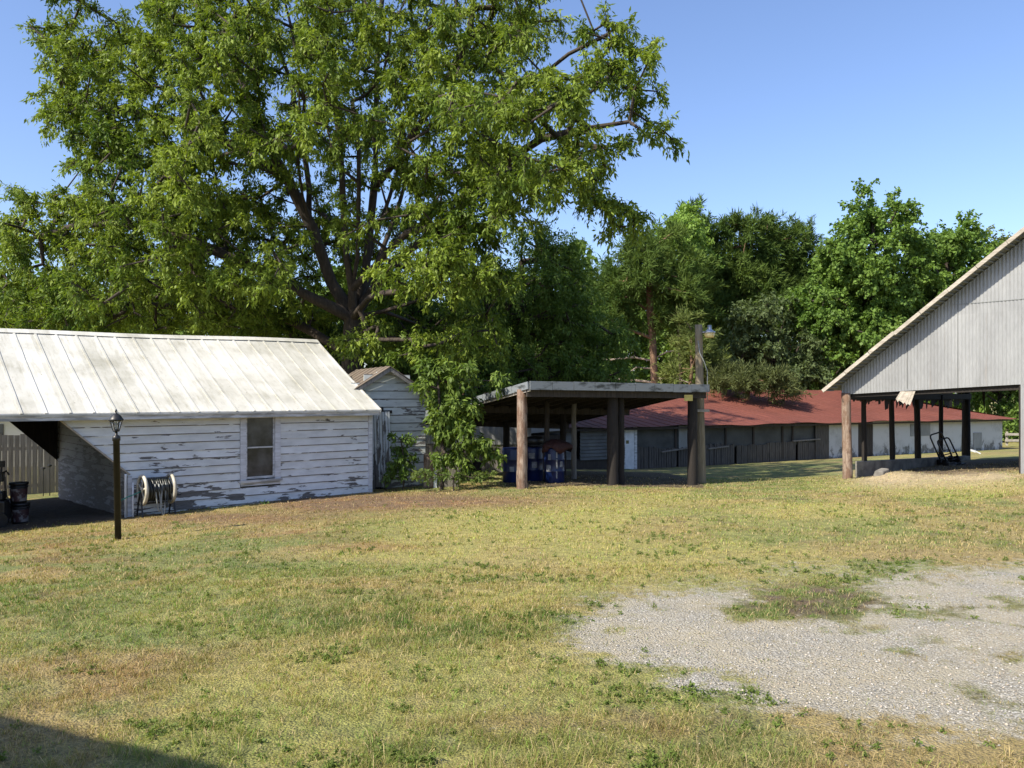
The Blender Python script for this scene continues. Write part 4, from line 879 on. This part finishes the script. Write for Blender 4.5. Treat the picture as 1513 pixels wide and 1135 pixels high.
for j, (r_, z) in enumerate([(.01,1.14),(.14,1.12),(.26,1.05),(.315,1.0),(.335,.93)]):
    for i in range(k):
        a = 2*math.pi*i/k; pr.append((r_*(1+.10*math.sin(a*5+j)+(.35 if math.cos(a) > .75 and j > 1 else 0))*math.cos(a)+.03, r_*math.sin(a)*(1+.06*math.sin(a*7)), z+rr.uniform(-.015,.015)-(.14 if j==4 else 0)*(.5+.5*math.sin(a*4))))
mb.add(pr, [(j*k+i, j*k+(i+1)%k, (j+1)*k+(i+1)%k, (j+1)*k+i) for j in range(4) for i in range(k)]+[tuple(range(k))])
o = mb.build('tarp', M['maroon'], None, True); o.location = p3; tag(o, 'crumpled maroon tarp draped over the blue drum', 'tarp')
mo = o.modifiers.new('s', 'SOLIDIFY'); mo.thickness = .012

# grey plank shed and metal lean-to behind the shelter
p = PX(690, 600, 27.0); gz_ = H(p.x, p.y)
ps = thing('plank_shed', 'grey plank and sheet metal shed behind the pole shelter', 'shed', (p.x, p.y, gz_), .15)
mb = MB(); x = -1.9; rr = random.Random(15)
while x < 1.9:
    if not (.15 < x < .45): mb.box(x, x+.14, rr.uniform(-.01,.0), .025, -.1, 1.05+rr.uniform(-.05,.05))
    x += .15
mb.build('plank_wall', M['plank_grey'], ps)
def corrug(mb, a, b, z0, z1, amp=.012, pitch=.076, nv=(0,-1), zfun=None, zlow=None, per=4):
    a = Vector(a); b = Vector(b); L = (b-a).length; d = (b-a)/L; nv = Vector(nv); k = int(L/pitch*per); vs = []; fs = []
    for i in range(k+1):
        s = L*i/k; q = amp*math.sin(2*math.pi*i/per+.4); p = a+d*s+nv*q; zt = zfun(s) if zfun else z1; zb = zlow(s) if zlow else z0; zt = max(zt, zb+.001)
        vs += [(p.x,p.y,zb),(p.x,p.y,zt)]
    fs = [(2*i,2*i+2,2*i+3,2*i+1) for i in range(k)]; mb.add(vs, fs)
mb = MB(); corrug(mb, (.3,-.03), (2.2,-.03), .95, 1.72, pitch=.2); corrug(mb, (-1.9,-.03), (.3,-.03), 1.0, 1.9, pitch=.2); mb.build('sheet_wall', M['galv_dk'], ps)
MB().box(-1.9,2.2,.06,2.5,-.1,1.6).build('inner_shade_block', M['dark'], ps)  # solid dark block, shade of the inside put into its colour
MB().hexa([(-2.1,-.15,1.95),(2.3,-.15,1.75),(2.3,2.7,2.25),(-2.1,2.7,2.45)], (0,0,.04)).build('roof', M['galv_dk'], ps)
p = PX(800, 600, 31); lt = thing('lean_to', 'low shed with a pale metal roof glimpsed through the shelter', 'lean-to', (p.x, p.y, H(p.x,p.y)), .1)
MB().box(-.8,.9,0,2.0,-.1,1.35).build('wall', M['plank_dk'], lt)
MB().prism([(-.8,-.2,1.95),(.1,-.2,1.95),(.85,-.2,1.55),(-.8,-.2,1.40)], (0,2.4,0)).build('roof', M['galv'], lt)

# ------------------------------------------------------------------ long red-roofed poultry house
q0 = Vector(((940-CX)/F*36, 36.0)); bdv = Vector((.88,.475)).normalized(); RZ3 = math.atan2(bdv.y, bdv.x); OX = 6.2
ro = q0-bdv*OX; zb3 = -1.36
rh = thing('long_low_barn', 'long low barn with a red metal roof along the edge of the wood', 'barn', (ro.x, ro.y, zb3), RZ3)
def lx(px):    # local x on the front wall for a photo column
    k = (px-CX)/F; return (k*ro.y-ro.x)/(bdv.x-k*bdv.y)
LE = lx(1481); EH = 1.90; RH = 3.72; HW = 6.2
a_ = lx(936); b_ = lx(1222)
mb = MB(); mb.box(b_, lx(1268), 0, .15, -.2, EH); mb.box(lx(1290), LE, 0, .15, -.2, EH); mb.box(LE-.15, LE, .15, 2*HW, -.2, EH); mb.build('wall', M['white_wall'], rh)
mb = MB(); mb.box(0, LE-.2, .5, 2*HW-.2, -.2, EH-.05); mb.build('inner_shade_block', M['dark'], rh)  # near-black block filling the barn in place of its inside shade
mb = MB(); rr = random.Random(33); x = a_
while x < b_-.05:
    top = .92+.05*math.sin(x*1.3)+rr.uniform(-.04,.05)
    if rr.random() > .04: mb.box(x, x+rr.uniform(.11,.135), rr.uniform(-.02,.01), .04, -.15, top)
    x += .145
x = lx(1204)
while x < b_-.03: mb.box(x, x+.135, -.05, -.02, -.15, EH); x += .145
mb.build('plank_skirt', M['plank_mid'], rh)
mb = MB()
x = lx(1269)
while x < lx(1290): mb.box(x, x+.17, .02, .06, -.1, EH-.03); x += .18
mb.build('plank_door', M['plank_dk'], rh)
mb = MB(); mb.box(a_, b_, .06, .09, .80, EH)
mb.build('upper_panel', M['screen_dk'], rh)
for px in (999,1035,1073,1114,1157,1172): MB().box(lx(px)-.05, lx(px)+.05, .0, .055, .1, EH).build('stud', M['plank_dk'], rh)
for xa, xb, z0, z1 in ((976,1018,.72,.86),(1045,1075,.78,.86),(1170,1210,1.0,1.05)):
    MB().beam((lx(xa),-.06,z0),(lx(xb),-.06,z1),.10,.06).build('curtain_rail', M['plank_grey'], rh)
MB().box(lx(1003),lx(1016),.0,.05,.85,EH).build('sheet_patch', M['galv_dk'], rh)
def slat(mb, x0, x1, z0, z1, st=.15, y=-.02):
    z = z0
    while z < z1-.02: mb.add([(x0,y-.07,z),(x1,y-.07,z),(x1,y,z+st+.01),(x0,y,z+st+.01)], [(0,1,2,3)]); z += st
mb = MB(); slat(mb, lx(640), lx(846), .55, EH); slat(mb, lx(856), lx(921), .5, EH); mb.build('lap_siding', M['lap_dk'], rh)
mb = MB(); mb.box(lx(640), lx(921), .0, .04, -.2, .55); mb.build('plank_skirt', M['plank_dk'], rh)
dd_ = MB().box(lx(923),lx(936),-.05,.03,-.08,1.78).build('door', M['white'], rh)
MB().box(lx(936),lx(940),-.07,.04,-.1,EH).box(lx(919),lx(922.5),-.07,.04,-.1,EH).build('frame', M['trim2'], dd_)
MB().box(lx(924),lx(928),-.06,-.05,1.15,1.3).build('notice', M['yellow'], dd_)
MB().box(lx(1345),lx(1374),-.03,.0,1.02,1.72).build('vent_panel', M['galv_dk'], rh); MB().box(lx(1438),lx(1450),-.03,.0,.15,1.1).build('hatch', M['galv_dk'], rh)
# roof: wavy eave, ridge, hip at the right end
mb = MB(); EA = -10.5; EB = LE+.6; RB = lx(1330); K = 160; per = 1
def er(x): return EH+.02+.03*math.sin(x*.9)+.02*math.sin(x*2.3+1)
vs = []; fs = []; J = 6; RE = EB-6.0
for i in range(K+1):
    x = EA+(EB-EA)*i/K
    for j in range(J+1):
        t = j/J; xr = EA+(RE-EA)*i/K; xx = x+(xr-x)*t; z = er(x)*(1-t)+(RH-.002*xx)*t-.10*math.sin(math.pi*t); vs.append((xx, -.55+(HW+.55)*t, z))
for i in range(K):
    for j in range(J): a = i*(J+1)+j; fs.append((a, a+J+1, a+J+2, a+1))
mb.add(vs, fs)
mb.add([(EA,-.55,er(EA)),(EA,HW,RH),(EA,2*HW+.5,EH)], [(0,1,2)])
mb.add([(EA,HW,RH),(RE,HW,RH-.002*RE),(EB,2*HW+.5,EH),(EA,2*HW+.5,EH)], [(0,1,2,3)]); mb.add([(EB,-.55,er(EB)),(EB,2*HW+.5,EH),(RE,HW,RH-.002*RE)], [(0,1,2)])
rf = mb.build('roof', M['red_roof'], rh)
mb = MB(); x = EA+.3
while x < EB-.4:      # sheet laps
    f = (x-EA)/(EB-EA); xr = EA+(RE-EA)*f; pts = [(x+(xr-x)*t, -.55+(HW+.55)*t, er(x)*(1-t)+(RH-.002*xr)*t-.10*math.sin(math.pi*t)+.008) for t in (0,.25,.5,.75,1)]
    for k in range(4): mb.beam(pts[k], pts[k+1], .025, .02)
    x += .62
mb.build('sheet_lap', M['red_roof'], rf)
mb = MB(); mb.box(EA+.1, EB-.2, -.40, -.36, EH-.12, EH-.03); mb.build('eave_board', M['plank_dk'], rh)
p = PX(1497, 657, 52); o = MB().box(-.9,.9,-.05,.05,.05,.2).box(-.9,.9,-.05,.05,.45,.6).box(-.8,-.7,.05,.15,-.2,.7).box(.7,.8,.05,.15,-.2,.7).build('rail_fence', M['pale_wood']); o.location = (p.x+.4, p.y, H(p.x, p.y)+.3)
tag(o, 'pale two-rail fence at the far end of the red-roofed barn', 'fence')
p = PX(1440, 668, 40); o = MB().beam((-.35,0,.22),(.05,0,.10),.03,.10).beam((.05,0,.12),(.3,0,.0),.03,.06).build('white_scrap', M['white']); o.location = (p.x, p.y, H(p.x, p.y)+.05); tag(o, 'bent white scrap lying on the grass beyond the barn', 'scrap')

# ------------------------------------------------------------------ corrugated gable barn on the right
B0 = Vector(((1253-CX)/F*21.5, 21.5)); RZ4 = math.atan2(-.766, .643); zb4 = -.33
bn = thing('corrugated_barn', 'open barn with a grey corrugated metal gable at the right', 'barn', (B0.x, B0.y, zb4), RZ4)
# local: x along the gable to the right/near, y into the barn
R4 = Matrix.Rotation(RZ4, 3, 'Z')
def bl(p): return R4.transposed() @ (Vector(p)-Vector((B0.x,B0.y,zb4)))
DPT = 8.4; HWB = 7.2; ex = -.18
EZ = CAMZ+(HY-582)/F*21.5-zb4; PZ = None
# roof slope from photo: rake passes px 1513,y347 at local x
kx = (1513-CX)/F; tx = (kx*B0.y-B0.x)/(.643+kx*.766); yy = B0.y-.766*tx; zz = CAMZ+(HY-350)/F*yy-zb4
xe = -.45; zE = CAMZ+(HY-577)/F*21.8-zb4; slp = (zz-zE)/(tx-xe); xm = xe+HWB+.45; zP = zE+slp*(xm-xe)
OXR = tx-.06      # where the solid wall starts
mb = MB()
gz0 = lambda s: EZ+.0+.012*s+ .17*max(0,min(1,(s-.0)/4.2))-.02
corrug(mb, (ex,0), (2*xm-ex,0), 0, 0, amp=.007, pitch=.08, zfun=lambda s: min(zE+slp*(s+ex-xe), zE+slp*(2*xm-(s+ex)-xe))-.05, zlow=lambda s: (gz0(s) if s+ex < OXR else (gz0(OXR)-.02)) )
mb.build('gable_wall', M['galv'], bn, True)
mb = MB(); corrug(mb, (OXR,-.02), (2*xm-.3,-.02), -.2, 0, amp=.013, pitch=.085, zfun=lambda s: gz0(OXR)+.02); mb.build('front_wall', M['galv'], bn, True)
mb = MB(); mb.box(OXR-.05,OXR+.05,.02,.12,-.2,2.5); mb.build('corner_post', M['post_dk'], bn)
mb = MB(); corrug(mb, (2*xm-.3,0), (2*xm-.3,DPT), -.2, EZ, pitch=.1, nv=(1,0)); corrug(mb, (4.6,DPT), (2*xm-.3,DPT), -.2, EZ+.3, pitch=.1, nv=(0,1)) if False else None; mb.build('side_wall', M['galv'], bn, True)
mb = MB()
for s in (0, 1):
    x0_, x1_ = (xe, xm) if s == 0 else (2*xm-xe, xm)
    mb.hexa([(x0_,-.42,zE),(x1_,-.42,zP),(x1_,DPT+.4,zP),(x0_,DPT+.4,zE)], (0,0,.025))
mb.build('roof', M['galv_dk'], bn)
mb = MB(); x = xe; rr = random.Random(44)     # ribs under/over the rake edge (corrugation ends)
while x < xm:
    mb.box(x, x+.05, -.40, -.0, zE+slp*(x+.02-xe)-.035, zE+slp*(x+.02-xe)-.005); x += .11
mb.build('sheet_end', M['galv_dk'], bn)
mb = MB()
n_ = 12
for i in range(n_):
    a = xe-.02+(xm-xe)*i/n_; b = xe-.02+(xm-xe)*(i+1)/n_-.01
    j = rr.uniform(-.022,.022); mb.beam((a,-.46,zE+slp*(a-xe)+.0+j),(b,-.46,zE+slp*(b-xe)+.0+j),.05,.09,(0,0,1))
    mb.beam((2*xm-a,-.46,zE+slp*(a-xe)),(2*xm-b,-.46,zE+slp*(b-xe)),.05,.09)
mb.build('rake_board', M['pale_wood'], bn)
zl = CAMZ+(HY-443)/F*18.5-zb4; xl_ = xe+(zl-zE)/slp+.35
MB().box(xl_, 2*xm-xl_, -.014, -.004, zl-.012, zl+.006).build('sheet_joint', M['galv_dk'], bn)
for q_ in (1.55, 2.75): MB().box(q_, q_+.012, -.016, -.004, EZ+.14, zE+slp*(q_-xe)-.1).build('sheet_joint', M['galv_dk'], bn)
mb = MB(); mb.box(-.1,.0,.05,DPT,EZ-.16,EZ+.02); mb.beam((-.1,.12,EZ-.02),(OXR,.12,EZ+.16),.08,.16); mb.box(-.1,2*xm-.4,DPT-.1,DPT,EZ+.05,EZ+.12) if False else None
for k in range(7): mb.beam((xe+.1, .4+k*1.3, zE-.06), (xm, .4+k*1.3, zP-.06), .06, .12)
mb.build('beam', M['post_dk'], bn)
# ragged sheet remains hanging under the left eave
mb = MB(); s = .4; rr = random.Random(46)
while s < DPT-.1:
    w_ = rr.uniform(.12,.34); dp = rr.choice([.06,.12,.2,.26,.3]) if s > 2 else rr.choice([.03,.06,.14])
    mb.prism([(-.12,s,EZ-.1),(-.12,s+w_,EZ-.1),(-.12,s+w_*rr.uniform(.55,1),EZ-.16-dp*rr.uniform(.5,1)),(-.12,s+w_*rr.uniform(.1,.5),EZ-.16-dp)], (.01,0,0)); s += w_*.85
mb.build('torn_siding', M['plank_dk'], bn)
def post(px, D, r_, mt, top, zb=None, lean=0):
    p = bl(PX(px, 600, D)); z0 = (zb if zb is not None else -.3); n_ = 10; pts = [(p.x+lean*i/n_, p.y, z0+(top-z0)*i/n_) for i in range(n_+1)]
    MB().tube(pts, [r_*(1.06-.12*i/n_) for i in range(n_+1)], 12, wob=.04, rnd=rr).build('post', M[mt], bn, True)
post(1253, 21.5, .125, 'post_brown', EZ+.02, -.4, -.06)
kerbz = .40-.0
for px, D, r_ in ((1277.5,22.35,.07),(1319,23.4,.075),(1356.5,24.4,.09),(1390,25.4,.065)): post(px, D, r_, 'post_dk', EZ-.02, .1, rr.uniform(-.05,.05))
post(1427.5, 26.9, .13, 'post_dk', EZ+.2, -.4)
# concrete kerb wall under the left side
ka = bl(PX(1269, 690, 22.0)); kb = bl(PX(1428, 680, 26.8)); mb = MB()
za = CAMZ+(HY-682)/F*22.0-zb4; zb_ = CAMZ+(HY-673.5)/F*26.8-zb4
mb.add([(ka.x-.1,ka.y,-.6),(ka.x+.12,ka.y,-.6),(kb.x+.12,kb.y,-.6),(kb.x-.1,kb.y,-.6),(ka.x-.1,ka.y,za),(ka.x+.12,ka.y,za),(kb.x+.12,kb.y,zb_),(kb.x-.1,kb.y,zb_)], [(0,3,2,1),(4,5,6,7),(0,1,5,4),(1,2,6,5),(2,3,7,6),(3,0,4,7)])
mb.build('kerb_wall', M['conc'], bn)
# hanging torn sheet and strip at the front
mb = MB(); a = bl(PX(1358,579,20.2)); k = 10; vs = []
for i in range(k+1):
    f = i/k; xx = a.x-.02-.36*f; sg = .012*math.sin(i*2.4)
    vs += [(xx, -.05+sg, EZ+.06), (xx-.10-.02*math.sin(i), -.12+sg, EZ-.30+.14*f+(.03*math.sin(i*2.1)))]
mb.add(vs, [(2*i,2*i+2,2*i+3,2*i+1) for i in range(k)]); o = mb.build('torn_sheet', M['pale_wood'], bn); o.modifiers.new('s','SOLIDIFY').thickness = .008
a = bl(PX(1453,575,24.0)); MB().prism([(a.x-.05,a.y,EZ+.2),(a.x+.05,a.y,EZ+.2),(a.x+.04,a.y,EZ-.2),(a.x+.03,a.y,EZ-.62),(a.x+.0,a.y,EZ-.3)], (0,.01,0)).build('hanging_strip', M['plank_dk'], bn)

# hand trucks / tubular frames in the barn
def frame(px, D, w_, h_, lean, label):
    p = PX(px, 670, D); p.z = H(p.x, p.y); o = thing('hand_truck', label, 'hand truck', tuple(p), RZ4+.9, 'tubular hand trucks in the open barn')
    c = .08
    def P(x, z): return (x, lean*z, z)
    pts = [P(-w_/2,.02), P(-w_/2,h_-c), P(-w_/2+c*.3,h_-c*.3), P(-w_/2+c,h_), P(w_/2-c,h_), P(w_/2-c*.3,h_-c*.3), P(w_/2,h_-c), P(w_/2,.02)]
    MB().tube(pts, .024, 8).build('tube_frame', M['black'], o, True)
    MB().tube([P(-w_/2,h_*.45), P(w_/2,h_*.42)], .018, 6).tube([P(-w_/2,h_*.2), P(w_/2,h_*.2)], .018, 6).build('crossbar', M['black'], o, True)
    MB().box(-w_/2,w_/2,-.2,.0,.0,.02).build('toe_plate', M['black'], o)
    for s in (-1,1): MB().tube([(s*w_/2-.03,.12,.11),(s*w_/2+.03,.12,.11)], .11, 14).build('wheel', M['black'], o)
    o.rotation_euler = (R(0), R(-14), RZ4+1.15)
frame(1402, 24.9, .46, .98, .30, 'taller black tubular hand truck leaning by the thick barn post'); frame(1411, 24.3, .46, .80, .34, 'shorter black tubular hand truck in front of the taller one')

# concrete lump at the barn corner
p = PX(1303, 690, 20.8); mb = MB(); bm = [(-.20,-.15,0),(.22,-.12,0),(.20,.14,0),(-.18,.15,0),(-.17,-.12,.17),(.16,-.10,.20),(.15,.11,.19),(-.15,.12,.15)]
mb.add(bm, [(0,3,2,1),(4,5,6,7),(0,1,5,4),(1,2,6,5),(2,3,7,6),(3,0,4,7)]); o = mb.build('concrete_lump', M['conc'], None, bevel=.03); o.location = (p.x, p.y, H(p.x,p.y)-.05); o.rotation_euler = (.1,-.1,.6)
tag(o, 'broken concrete lump on the dirt mound by the barn post', 'rubble')

# ------------------------------------------------------------------ bushes
rg2 = np.random.RandomState(77)
A = blob_pts([(630,562,18,15,0,.4),(640,538,20,10,.3,.5),(692,546,26,12,.2,.5),(740,560,12,7,.3,.4),(672,600,36,34,.8,.35),(670,560,30,18,0,.5),(655,596,32,20,0,.6),(648,640,28,16,0,.5),(690,625,26,14,0,.5),(705,652,32,12,0,.5),(665,678,28,16,0,.5),(728,666,14,6,0,.3),(700,597,18,9,0,.4)], 6.0, rg2, 19.6)
b = PX(652, 700, 19.6); b.z = H(b.x, b.y)-.03
tree('leafy_sapling', 'bright green leafy sapling bush left of the pole shelter', None, tuple(b), [tuple(b), tuple(PX(654,660,19.6)), tuple(PX(650,610,19.6)), tuple(PX(648,575,19.6))], [], A, rg2, 80, .27, .15, .032, .45, ((.045,.095,.016),(.19,.26,.05)), r0=.007, cat='bush', step=.4)
A = blob_pts([(590,650,14,18,0,.25),(600,685,22,18,0,.3),(582,700,18,10,0,.3)], 8, rg2, 20.0); b = PX(595,715,20.0); b.z = H(b.x,b.y)-.02
tree('climbing_shrub', 'dark leafy shrub climbing the front of the narrow gabled shed', None, tuple(b), [tuple(b), tuple(PX(597,680,20)), tuple(PX(592,650,20))], [], A, rg2, 70, .22, .10, .026, .3, dk, r0=.006, cat='bush', step=.3)
A = blob_pts([(640,700,40,8,0,.4),(690,702,30,6,0,.4),(720,700,18,7,.2,.3)], 12, rg2, 19.2); b = PX(670,712,19.2); b.z = H(b.x,b.y)-.02
tree('weed_clump', 'low tangled weeds at the foot of the sapling bush', None, tuple(b), [tuple(b), tuple(PX(670,706,19.2))], [], A, rg2, 60, .18, .09, .016, .2, ((.06,.11,.02),(.16,.2,.05)), r0=.004, cat='plant', step=.3)
A = blob_pts([(392,744,5,4,0,.06)], 60, rg2, 17.4); b = PX(392,752,17.4); b.z = H(b.x,b.y)-.02
tree('weed', 'single green weed against the shed wall below the window', None, tuple(b), [tuple(b), tuple(PX(392,746,17.4))], [], A, rg2, 24, .09, .05, .01, .2, ((.10,.2,.04),(.2,.3,.08)), r0=.003, cat='plant', step=.1)

# leaning boards beside the sapling
p = PX(634, 700, 20.4); p.z = H(p.x, p.y); rb = thing('leaning_boards', 'rust brown and white boards propped beside the narrow gabled shed', 'boards', tuple(p), .2)
MB().box(-.14,.10,-.02,.02,-.05,.86).build('brown_board', M['post_brown'], rb); MB().box(.115,.20,-.02,.02,-.05,.84).build('white_board', M['white'], rb); MB().box(.24,.75,.0,.04,-.05,.80).build('grey_board', M['plank_grey'], rb)

# ------------------------------------------------------------------ house behind the photographer (casts the shadow at the lower left)
sa = Vector((-3.01, 4.695)); sb = Vector((-1.457, 4.03)); hd = (sb-sa).normalized(); hh = 4.6; offs = SAZ.normalized()*(hh/math.tan(EL))
e0 = sa+offs; hn = Vector((hd.y, -hd.x)); hn = hn if hn.y < 0 else -hn
end = e0+hd*2.75
hz = thing('farm_house', 'cream farmhouse whose eave shades the lower left lawn', 'house', (end.x, end.y, 0), math.atan2(hd.y, hd.x))
# local x along eave (house extends to -x), local y: away from the lawn is -y
MB().box(-11.5,-.35,-8.4,-.45,-.4,hh-.1).build('wall', M['house'], hz)
MB().prism([(-12,0,hh-.0),(-12,-4.45,hh+2.0),(-12,-8.9,hh),(-12,-8.9,hh-.12),(-12,-4.45,hh+1.85),(-12,0,hh-.12)], (12,0,0)).build('roof', M['shingle'], hz)
for xx in (-9.5,-6.0,-2.8):
    wv = MB().box(xx,xx+.9,-.45,-.40,1.8,3.2).build('window', M['trim'], hz); MB().box(xx+.07,xx+.83,-.41,-.39,1.87,3.13).build('pane', M['screen'], wv)
